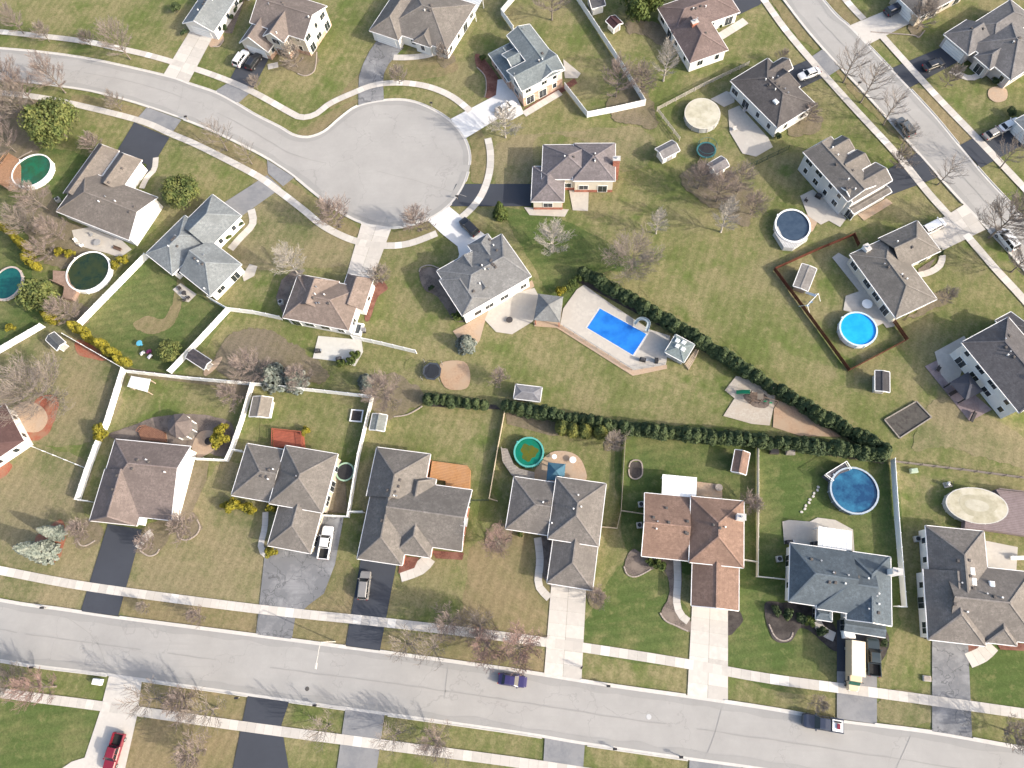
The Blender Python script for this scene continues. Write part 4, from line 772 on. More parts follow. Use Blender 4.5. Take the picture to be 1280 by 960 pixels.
# ---------------------------------------------------------------- decks
def deck(label, px, h, m, rails=(), name='deck', rm=None):
    q = PP(px, h); c = sum(q, V((0, 0, 0)))/len(q); th = thing(name, label, 'deck', (c.x, c.y, 0)); ar = [(p.x, p.y) for p in q]
    d = (q[1]-q[0]).normalized(); n = V((-d.y, d.x, 0)); xs = [(p-c).dot(n) for p in q]; pb = MB()
    MB().prism(ar, h-.14, h).build('deck_boards', m, th)
    gp = MB(); x = min(xs)
    while x < max(xs):      # board gaps clipped to the outline
        ts_ = []
        for i in range(len(q)):
            a, b = q[i-1]-c, q[i]-c; da, db = a.dot(n)-x, b.dot(n)-x
            if da*db < 0: ts_.append((a.lerp(b, da/(da-db))).dot(d))
        ts_.sort()
        for a, b in zip(ts_[::2], ts_[1::2]): gp.beam(c+n*x+d*a+V((0, 0, .001)), c+n*x+d*b+V((0, 0, .001)), .03, .012)
        x += .28
    if gp.v: gp.build('board_gap', mat('gap_dark', (.06, .04, .035)), th)
    sk = MB()
    for i in range(len(q)): sk.beam((q[i-1].x, q[i-1].y, h/2-.1), (q[i].x, q[i].y, h/2-.1), .06, max(.1, h-.25))
    sk.build('skirt', m, th)
    for i in rails:
        a, b = q[i], q[(i+1) % len(q)]; rl = MB(); L = (b-a).length
        rl.beam(a+V((0, 0, .95)), b+V((0, 0, .95)), .12, .06); rl.beam(a+V((0, 0, .15)), b+V((0, 0, .15)), .05, .06)
        for k in range(int(L/.35)+1): p = a.lerp(b, min(1, k*.35/L)); rl.beam(p+V((0, 0, .02)), p+V((.001, 0, .93)), .05, .05)
        rl.build('railing', rm or m, th)
    return th
deck('orange wooden deck at the green oval pool', [(0, 208), (12, 192), (22, 198), (26, 208), (26, 228), (8, 235), (-6, 226)], 1.2, mat('faded_orange_wood', (.36, .21, .12), (.27, .15, .085), 1.6), (0, 5))
deck('pinkish wood deck of the dark olive pool', [(66, 338), (84, 339), (88, 354), (96, 362), (90, 374), (78, 372), (80, 358), (66, 352)], 1.2, mat('pink_wood', (.30, .21, .165), (.22, .15, .115), 2), (6,))
deck('bright orange wooden deck behind the grey hip roofed brick house', [(540, 576), (584, 582), (588, 588), (587, 613), (557, 609), (557, 601), (537, 597)], .6, WOOD_O)
deck('small red deck with railings behind the grey house', [(342, 537), (378, 541), (380, 560), (342, 558)], .8, mat('red_stain', (.34, .10, .06), (.26, .075, .045), 2), (0, 1, 3))
deck('purple wooden deck wrapping the oval covered pool', [(1245, 612), (1300, 618), (1300, 672), (1240, 663), (1206, 660), (1207, 650), (1232, 655), (1252, 648), (1259, 634)], 1.25, mat('purple_deck', (.22, .175, .175), (.17, .135, .135), 2, .85), (0,))
deck('white ladder deck at the corner of the deep blue pool', [(1030, 594), (1056, 578), (1062, 588), (1050, 592), (1040, 602)], 1.2, mat('slate_deck', (.1, .1, .115), (.07, .07, .08), 2), (0, 1, 4), 'deck', WHITE)
deck('white composite deck along the navy pool', [(968, 290), (972, 282), (980, 300), (995, 302), (1008, 294), (1010, 298), (992, 310), (980, 309)], 1.2, mat('white_composite', (.5, .5, .49)), ())
deck('tan wood deck with a white rail beside the blue-grey pool house', [(856, 455), (870, 435), (872, 440), (868, 450), (861, 462)], .3, WOOD_T, (2,))
deck('grey weathered wood deck at the green murky pool', [(627, 560), (634, 561), (642, 580), (650, 586), (668, 590), (668, 598), (640, 594), (629, 578)], 1.0, WOOD_G, (7,))
deck('round brown deck with a white rim bench beside the eight sided gazebo', [(173, 540), (178, 534), (186, 533), (206, 540), (207, 552), (176, 549)], .5, mat('rust_wood', (.24, .12, .075), (.17, .085, .055), 2), (0, 1))
# ---------------------------------------------------------------- fences
def fence(label, runs, kind='vinyl', h=1.8, m=WHITE, cat='fence', name=None):
    p0 = P(*runs[0][0]); th = thing(name or {'vinyl': 'vinyl_fence', 'rail': 'rail_fence', 'wood': 'wooden_fence', 'mesh': 'chain_link_fence'}[kind], label, cat, p0); seen = []
    for run in runs:
        q = PP(run)
        for a, b in zip(q, q[1:]):
            d = b-a; L = d.length; d.normalize(); k = max(1, round(L/2.4)); pb = MB()
            az = math.atan2(d.y, d.x)
            if kind == 'vinyl':
                for j in range(k):
                    s0, s1 = a.lerp(b, j/k), a.lerp(b, (j+1)/k); pb.beam(s0+V((0, 0, h/2+.04)), s1+V((0, 0, h/2+.04)), .05, h-.1); pb.beam(s0+V((0, 0, h-.02)), s1+V((0, 0, h-.02)), .09, .13); pb.beam(s0+V((0, 0, .14)), s1+V((0, 0, .14)), .09, .16)
            elif kind == 'wood':
                n_ = max(1, int(L/.16))
                for j in range(n_): s0 = a.lerp(b, (j+.5)/n_); pb.box((s0.x, s0.y, .05), .14, .03, h-.05+R_.uniform(-.02, .02), az)
                for z in (.3, h-.3): pb.beam(a+V((0, 0, z)), b+V((0, 0, z)), .09, .09)
            elif kind == 'rail':
                for z in (.35, .75, 1.15)[:3 if h > 1 else 2]: pb.beam(a+V((0, 0, z)), b+V((0, 0, z)), .07, .12)
            else:
                for z in (.05, h-.03): pb.tube([a+V((0, 0, z)), b+V((0, 0, z))], .035, 5)
                n_ = max(2, int(L/.3))
                for j in range(n_):
                    s0, s1 = a.lerp(b, j/n_), a.lerp(b, (j+1)/n_); pb.beam(s0+V((0, 0, .05)), s1+V((0, 0, h)), .012, .012); pb.beam(s0+V((0, 0, h)), s1+V((0, 0, .05)), .012, .012)
            pb.build({'vinyl': 'fence_panel', 'wood': 'fence_panel', 'rail': 'rail', 'mesh': 'mesh_panel'}[kind], m, th)
            for j in range(k+1):
                s0 = a.lerp(b, j/k)
                if any((s0-t).length < .3 for t in seen) or len(seen) > 95: continue
                seen.append(s0); w_ = {'vinyl': .13, 'wood': .1, 'rail': .14, 'mesh': .07}[kind]; ph = h+.08
                ps = MB().box((s0.x, s0.y, 0), w_, w_, ph, az); 
                if kind == 'vinyl': ps.box((s0.x, s0.y, ph), w_+.04, w_+.04, .05, az, .02)
                ps.build('fence_post', m, th)
    return th
WOODF = mat('split_rail_wood', (.42, .39, .34), (.3, .27, .23), 2)
TANF = mat('tan_fence_wood', (.50, .43, .33), (.38, .32, .24), 2.5)
GREENM = mat('dark_green_mesh', (.03, .05, .04), (.02, .035, .03), 3)
fence('white fence at the frame top bending beside the two storey blue-grey house', [[(645, -2), (627, 19), (642, 40)]])
fence('white fence from the blue-grey house round its long back garden', [[(706, 111), (734, 147), (770, 140), (806, 132), (780, 90), (718, -4)]])
fence('split rail fence between the pinkish roof house and the covered pool yard', [[(935, 82), (880, 108), (821, 139), (849, 176)]], 'rail', 1.2, WOODF)
fence('dark green mesh fence below the dark grey roofed house', [[(905, 225), (945, 206), (985, 187)]], 'mesh', 1.4, GREENM)
fence('red-brown wooden fence round the bright blue pool yard', [[(1072, 308), (1066, 295), (1020, 314), (967, 338), (1012, 398), (1060, 464), (1132, 426), (1116, 403)]], 'wood', 1.25, WOOD_R)
fence('long white fence between the dark olive pool and the green lawn', [[(186, 322), (146, 363), (103, 407)]])
fence('white fence at the frame edge below the teal pool', [[(-40, 462), (0, 442), (57, 409)]])
fence('thin white fence behind the golden evergreen row beside red mulch', [[(85, 421), (120, 441), (158, 463)]])
fence('long white fence along the back gardens above the street row', [[(160, 466), (240, 475), (320, 482), (395, 490), (467, 498)]])
fence('white side fence with a golden shrub hanging over it', [[(158, 463), (137, 531), (124, 560), (113, 590), (101, 626), (117, 628)]])
fence('thin white rail fence running from the red-brown roofed house', [[(30, 554), (70, 570), (112, 587)]], 'rail', 1.0, WHITE)
fence('white stepped fence between mottled roof house and red deck house', [[(318, 482), (306, 524), (293, 562), (286, 577), (247, 575)], [(294, 564), (307, 566)]])
fence('white fence around the dark trampoline side yard', [[(467, 498), (450, 570), (437, 647), (402, 645)], [(440, 641), (456, 641)]])
fence('white fence descending from the pale blue-grey house to a dark shed', [[(264, 375), (288, 389), (250, 430), (215, 467)], [(288, 389), (320, 393), (353, 400)]])
fence('short white fence from the brown roofed house across the lawn', [[(442, 424), (480, 432), (521, 442)]])
fence('tan wooden fence beside the murky green pool garden', [[(631, 517), (622, 565), (612, 624), (622, 627)]], 'wood', 1.2, TANF)
fence('thin dark mesh fence beside the bright orange deck', [[(588, 626), (611, 626)]], 'mesh', 1.2, GREENM)
fence('tan wooden fence round the terracotta roof house lawn', [[(750, 659), (771, 661), (776, 640), (782, 537)], [(776, 639), (804, 643)]], 'wood', 1.2, TANF)
fence('low tan fence along the hedge behind the terracotta roofed shed', [[(783, 537), (860, 545), (945, 556)]], 'wood', 1.2, TANF)
fence('cream fence between the terracotta roof house and the deep blue pool', [[(946, 556), (946, 640), (945, 721), (983, 725)], [(926, 700), (945, 703)]], 'vinyl', 1.4, mat('cream_vinyl', (.60, .57, .50), (.52, .49, .42), 1))
fence('tall white fence between slate blue roof house and cream pool house', [[(1113, 576), (1118, 650), (1127, 759), (1117, 758)]], 'vinyl', 1.9)
fence('brown split rail fence behind the oval cream covered pool', [[(1117, 578), (1200, 588), (1290, 600)]], 'rail', 1.2, mat('brown_rail_wood', (.26, .22, .19), (.17, .14, .12), 2))
fence('thin grey metal fence around the pale pool deck', [[(704, 409), (790, 463), (830, 456)]], 'mesh', 1.1, STEEL)
# ---------------------------------------------------------------- trees
def bare(seed, h, spread, m, limbs=17, fan=1.0, subs=8, twigs=6, flat=1.0):
    r = random.Random(seed); tr, cr = MB(), MB()
    top = V((r.uniform(-.3, .3), r.uniform(-.3, .3), h*.92)); mid = V((r.uniform(-.25, .25), r.uniform(-.25, .25), h*.45))
    axis = lambda t: V((0, 0, 0)).lerp(mid, t*2) if t < .5 else mid.lerp(top, t*2-1)
    tr.tube([axis(t) for t in (0, .04, .15, .3, .5, .7, .85, 1)], [.024*h, .018*h, .015*h, .0125*h, .009*h, .0055*h, .003*h, .0012*h], 7)
    for k in range(limbs):
        t = .17+.75*(k+r.random()*.7)/limbs; p = axis(t); a = k*2.4+r.uniform(-.4, .4); el = (.36+.72*t)*flat+r.uniform(-.15, .15)
        L = spread*fan*(1-.62*max(0, t-.25))*r.uniform(.8, 1.15); d = V((math.cos(a)*math.cos(el), math.sin(a)*math.cos(el), math.sin(el)))
        pts = [p]; 
        for s in range(1, 5): dd = d+V((r.uniform(-.16, .16), r.uniform(-.16, .16), .07*s)); pts.append(pts[-1]+dd.normalized()*L/4)
        r0 = .0082*h*(1.15-t*.6); tr.tube(pts, [r0, r0*.8, r0*.6, r0*.42, r0*.2], 4)
        for j in range(subs):
            f = .28+.7*j/subs+r.uniform(-.03, .03); i = min(3, int(f*4)); q = pts[i].lerp(pts[i+1], f*4-i); sd = 1 if j % 2 else -1; bd = (pts[i+1]-pts[i]).normalized()
            sv = (bd+bd.cross(V((0, 0, 1))).normalized()*sd*r.uniform(.5, 1.0)+V((0, 0, r.uniform(-.1, .45)))).normalized(); l2 = L*.38*(1.15-f*.55)*r.uniform(.7, 1.2)
            e = [q, q+sv*l2*.5, q+(sv+V((r.uniform(-.2, .2), r.uniform(-.2, .2), .15)))*l2]; cr.tube(e, [.034, .024, .013], 3)
            for w_ in range(twigs):
                g_ = (w_+.6)/twigs; b0 = e[0].lerp(e[1], g_*2) if g_ < .5 else e[1].lerp(e[2], g_*2-1); a3 = r.uniform(0, 6.28)
                tv = (sv+V((math.cos(a3), math.sin(a3), r.uniform(-.3, .7)))*.85).normalized(); e3 = b0+tv*l2*r.uniform(.25, .5); cr.tube([b0, e3], [.021, .012], 3)
    return tr, cr
def make_tree(name, label, cat, group, trunk, crown, tm, cm):
    th = thing(name, label, cat, (0, 0, 0), group); a = trunk.build('trunk', tm, th); b = crown.build('crown', cm, th); return th
PROTO = {}
for key, m, tmt in (('g', TWIG, BARK), ('p', TWIG_P, BARK), ('r', TWIG_R, BARK), ('w', TWIG_W, mat('pale_bark', (.42, .39, .35), (.3, .27, .24), 3))):
    for v in range(2): PROTO[key+str(v)] = (bare(11*v+ord(key), 8, 4.3, m, limbs=(22, 26)[v], subs=10, twigs=9), tmt, m)
PROTO['s0'] = (bare(5, 6.5, 7.2, TWIG, 34, 1.0, 13, 8, .62), BARK, TWIG)                 # wide spreading crown
PROTO['b0'] = (bare(9, 11, 4.4, TWIG_W, 30, .8, 10, 7), PROTO['w0'][1], TWIG_W)     # tall, pale barked
PROTO['m0'] = (bare(3, 4, 2.5, TWIG_P, 26, 1.0, 9, 6), BARK, TWIG_P); PROTO['m1'] = (bare(4, 4, 2.5, TWIG, 26, 1.0, 9, 6), BARK, TWIG)
for v in range(2): PROTO['t%d' % v] = (bare(40+v, 8, 4.4, TWIG, (15, 17)[v], 1.0, 8, 3), BARK, TWIG)
LIVE = {}
def tree(key, px, sc, label, group=None, name='bare_tree', cat='tree'):
    if key == 'golds': sc *= 1.18
    if key in ('t0', 't1', 'g0', 'g1', 'p0', 'p1', 'r0', 'r1', 'w0', 'w1', 'm0', 'm1'): sc *= 1.3
    p = P(*px)
    if key not in LIVE:
        (a, b), tm, cm = PROTO[key]; o = make_tree(name, label, cat, group, a, b, tm, cm); LIVE[key] = o; o.location = p; o.scale = (sc,)*3; o.rotation_euler = (0, 0, R_.uniform(0, 6.28)); return
    o = copy_tree(LIVE[key], p, R_.uniform(0, 6.28), (sc*R_.uniform(.95, 1.05), sc*R_.uniform(.95, 1.05), sc)); o.name = name; tag(o, label, cat)
    if group: o['group'] = group
    elif 'group' in o: del o['group']
g1 = 'bare street trees'
for key, px, sc, lb in (
    ('g0', (163, 74), .95, 'round grey bare tree on the walk beside the pale concrete drive'), ('p0', (82, 116), .95, 'pinkish bare tree overhanging the curved street near the big pine'),
    ('p1', (24, 110), 1.0, 'pinkish bare tree overhanging the street at the frame edge'), ('g1', (152, 138), .5, 'small thin bare tree on the verge before the sealed drive'),
    ('t1', (284, 188), .85, 'thin grey bare tree on the curved verge casting shade over the street'), ('t0', (315, 205), .6, 'sparse small tree on the verge above the worn asphalt drive'), ('m0', (425, 283), 1.5, 'pinkish round tree in a stone ring at the cul-de-sac verge'),
    ('m0', (524, 289), 1.25, 'pinkish bare tree on the verge between two cul-de-sac drives'), ('w0', (372, 342), .85, 'pale bare tree at the corner of the brown roofed white house'), ('m1', (478, 354), 1.0, 'grey leafless shrub tree beside the concrete cul-de-sac drive'),
    ('w1', (692, 314), .85, 'pale bare tree on the lawn beside the mauve-grey house'), ('b0', (820, 292), .75, 'pale upright bare tree near the middle of the big lawn'), ('s0', (790, 337), 1.0, 'wide spreading bare tree at the centre of the lawn'),
    ('b0', (901, 290), 1.0, 'tall pale bare tree throwing a long thin shadow over the lawn'), ('g0', (690, 25), 1.0, 'bare tree with a pale trunk inside the white fence at the top'), ('b0', (829, 101), 1.05, 'tall white barked tree beside the pinkish brown house'),
    ('p0', (770, 121), .95, 'pinkish bare tree at the white fence corner with a dark base'), ('p1', (800, 118), .75, 'brownish bare tree outside the white fence corner'),
    ('t0', (1054, 103), .95, 'first bare tree along the diagonal street verge from the white car'), ('t1', (1076, 128), .98, 'second bare tree along the diagonal street verge from the white car'), ('t0', (1104, 156), .85, 'bare tree on the verge behind the parked grey SUV'), ('t1', (1127, 181), .55, 'short twig tree on the verge ahead of the sealed double drive'),
    ('g1', (1236, 297), 1.2, 'large bare tree beside the white van on the street'), ('g0', (1264, 340), .8, 'bare tree on the verge below the white van'), ('t0', (1172, 231), .7, 'thin street tree beside the sealed drive entrance'), ('t1', (1250, 210), .8, 'bare tree by the walk at the far street side'),
    ('m1', (1147, 36), 1.2, 'grey round bare tree by the concrete drive at the top'), ('m1', (1182, 108), .9, 'small grey leafless tree beside the walk below the black car'),
    ('s0', (63, 500), 1.25, 'big pale spreading bare tree above the red mulch garden'), ('p0', (325, 470), .9, 'pinkish bare tree behind the long white fence'), ('p1', (487, 500), .9, 'pinkish bare tree near the black trampoline'),
    ('m0', (625, 476), .75, 'small pink bare tree on the pool house lawn'), ('r0', (625, 680), .7, 'reddish leafless tree beside the grey hip roofed house'), ('t0', (515, 806), .85, 'grey bare tree on the verge beside the sealed drive with the grey SUV'), ('t1', (547, 808), .8, 'grey bare tree second from that sealed drive on the verge'),
    ('r1', (650, 808), 1.0, 'large reddish bare tree over the blue car'), ('r0', (612, 806), .85, 'reddish bare tree on the verge before the blue car'), ('p0', (565, 778), .75, 'faint brownish tree on the lawn behind the street verge'), ('g0', (600, 782), .7, 'faint grey tree on the dry lawn beside the walk'),
    ('r0', (70, 858), .85, 'reddish grey tree beside the white utility box'), ('g1', (30, 850), .7, 'grey bare tree on the verge at the bottom frame edge'), ('t0', (204, 872), .85, 'bushy grey tree beside the wide curved concrete drive'), ('m0', (240, 876), 1.2, 'reddish bare tree on the verge with a long road shadow'), ('t1', (272, 885), .85, 'grey-pink tree beside the black sealed drive below the street'),
    ('m0', (252, 938), 1.1, 'pinkish bare tree on the tan lawn below the lower walk'), ('t1', (413, 906), .7, 'small bare tree between the sealed and worn drives'), ('t0', (500, 915), .75, 'bare tree in the verge after the worn grey drive'), ('p1', (549, 921), .7, 'bare tree in the lower verge further from the worn grey drive'),
    ('m1', (1019, 879), .62, 'grey shrub like tree on the verge beside the dark pickup'), ('m1', (1255, 912), 1.1, 'grey bare tree on the verge at the lower frame corner'), ('m0', (252, 770), .7, 'small leafless tree on the tan verge'), ('m1', (185, 759), .5, 'tiny leafless shrub on the tan verge'),
    ('m0', (937, 632), .8, 'pinkish leafless shrub at the cream fence'), ('m1', (767, 555), .85, 'grey leafless bush at the hedge end by the tan fence'), ('m0', (110, 664), .85, 'brown leafless shrub clump beside the new black drive'), ('m0', (238, 660), 1.05, 'pinkish leafless shrub at the white gable wall corner'),
    ('m0', (192, 680), .8, 'brown leafless shrub beside the front path of the mottled roof'), ('m0', (745, 746), .75, 'pinkish leafless shrub beside the pale concrete drive'), ('m1', (372, 84), 1.1, 'grey leafless tree in the stone edged bed by the cars'), ('m1', (555, 76), .8, 'leafless shrub at the front corner of the brown-grey roof'),
    ('m1', (1120, 210), 1.0, 'grey leafless bush in front of the two storey house'), ('m1', (1178, 376), .7, 'dark leafless bush at the grey-tan house corner'), ('m0', (1008, 152), .8, 'reddish leafless shrub row beside the dark grey house'),
    ('p1', (8, 160), .95, 'brown bare tree in the thicket at the left frame edge'), ('g0', (38, 150), .95, 'grey bare tree in the thicket against the pine'), ('p0', (20, 190), .85, 'brown bare tree at the edge of the thicket above the lawn'), ('p1', (42, 128), .8, 'pinkish bare tree at the street end of the thicket'),
    ('p0', (60, 262), .85, 'brown bare tree behind the taupe house near the green pool'), ('g1', (45, 292), .8, 'grey bare tree in the brown brush by the golden evergreens'), ('p1', (80, 300), .7, 'brown bare tree beside the taupe house patio'), ('p0', (66, 325), .65, 'brown bare tree next to the pinkish pool deck'), ('p1', (95, 398), .7, 'reddish brown bare tree below the dark olive pool'),
    ('p1', (872, 236), .7, 'brown brushy tree beside the small shed'), ('p0', (895, 252), .85, 'brown brushy tree behind the tall pale tree'), ('g1', (922, 240), .7, 'grey brushy tree between the shed and the navy pool'), ('p1', (938, 268), .6, 'low brown brushy tree close to the navy pool'),
    ('p1', (380, 478), .6, 'pinkish bare tree beside the blue spruces'), ('m0', (295, 500), 1.0, 'grey leafless shrub in the white fence corner by the tan shed'), ('m1', (500, 105), .9, 'sparse bare tree beside the curved walk by the cracked drive'), ('m1', (322, 112), .7, 'sparse shrub tree beside the walk below the white car'),
    ('w1', (632, 172), .8, 'pale bare tree beside the white cul-de-sac drive'), ('m1', (975, 78), .6, 'leafless shrub at the dark grey house garage'), ('m0', (125, 190), 1.0, 'brown leafless shrub beside the sealed drive of the taupe house'), ('m1', (62, 52), .9, 'grey leafless tree on the far verge of the curved street'), ('m1', (115, 58), .8, 'second grey leafless tree on the far verge of the curved street'), ('g1', (30, 42), .7, 'thin bare tree at the top walk of the curved street'),
): tree(key, px, sc, lb)
# evergreens: leaf clumps through the volume of each crown
def clumps(seed, n, shape, size, squash=1.0):
    r = random.Random(seed); mb = MB()
    for _ in range(n):
        p, out = shape(r); s = size*r.uniform(.6, 1.3); d = (out+V((r.uniform(-.7, .7), r.uniform(-.7, .7), r.uniform(-.5, .7)))).normalized()
        a = d.cross(V((r.uniform(-1, 1), r.uniform(-1, 1), r.uniform(-1, 1)))).normalized(); b = d.cross(a)
        mb.poly([p+a*s, p+b*s*.55+d*s*.2, p-a*s*.8, p-b*s*.55])
    return mb
def ball(rx, rz, zc, lobes, seed):
    r0 = random.Random(seed); L = [(V((0, 0, .25)), .62)]*2+[(V((r0.uniform(-1, 1), r0.uniform(-1, 1), r0.uniform(-.5, .8))).normalized()*.7, r0.uniform(.3, .5)) for _ in range(lobes)]
    def f(r):
        c, k = r.choice(L); d = V((r.gauss(0, 1), r.gauss(0, 1), r.gauss(.25, 1))).normalized(); q = c+d*k*r.random()**.35
        return V((q.x*rx, q.y*rx, zc+q.z*rz)), d
    return f
def cone(rx, h, power=.8, layers=0):
    def f(r):
        t = r.random()**1.35; a = r.uniform(0, 6.283)
        if layers: k_ = int(t*layers); t = (k_+r.random()**2*.9)/layers; a = (round((a+k_*.37)*1.6+r.gauss(0, .22)*1.0))/1.6-k_*.37+r.gauss(0, .09)
        rad = rx*(1-t)**power*(.6+.4*r.random()**.4)*(1+.14*math.sin(a*5+t*9)); o = V((math.cos(a), math.sin(a), .35))
        return V((math.cos(a)*rad, math.sin(a)*rad, .15+t*h)), o
    return f
def column(rx, h):
    def f(r):
        t = r.random(); a = r.uniform(0, 6.283); rad = rx*math.sin(min(1, t*1.9+.35)*math.pi/2)*(1-max(0, t-.5)**1.6*2.6)*(.75+.25*r.random()); o = V((math.cos(a), math.sin(a), .5*t+.1))
        return V((math.cos(a)*rad, math.sin(a)*rad, .1+t*h)), o
    return f
def stem(h, r): return MB().tube([(0, 0, 0), (0, 0, h*.5), (.05, .03, h*.9)], [r, r*.7, r*.2], 7)
for key, nm, mb, tr, m in (
    ('pine', 'pine_tree', clumps(1, 8000, ball(5.6, 4.6, 5.2, 30, 3), .34), stem(8, .25), LEAF_G), ('round', 'evergreen_tree', clumps(2, 3200, ball(3.6, 3.0, 3.2, 18, 5), .34), stem(5, .18), LEAF_G),
    ('broad', 'evergreen_tree', clumps(4, 4200, ball(5.2, 4.2, 4.6, 22, 8), .45), stem(7, .22), LEAF_M), ('blue', 'blue_spruce', clumps(6, 3400, cone(1.8, 7.4, .62, 12), .3), stem(9, .16), LEAF_B), ('bluelow', 'blue_spruce', clumps(8, 3200, cone(2.0, 3.4, .6, 7), .22), stem(3, .1), LEAF_B),
    ('fir', 'spruce_tree', clumps(7, 1800, cone(1.5, 4.5, .8, 8), .28), stem(4.5, .1), LEAF_M), ('golds', 'golden_shrub', clumps(9, 900, ball(1.25, 1.1, 1.15, 8, 2), .22), stem(1.6, .06), LEAF_Y), ('greens', 'green_shrub', clumps(10, 700, ball(.95, .8, .85, 7, 4), .2), stem(1.2, .05), LEAF_M),
    ('darks', 'dark_shrub', clumps(12, 500, ball(.8, .7, .75, 6, 6), .2), stem(1, .05), LEAF_D)):
    PROTO[key] = ((tr, mb), BARK, m)
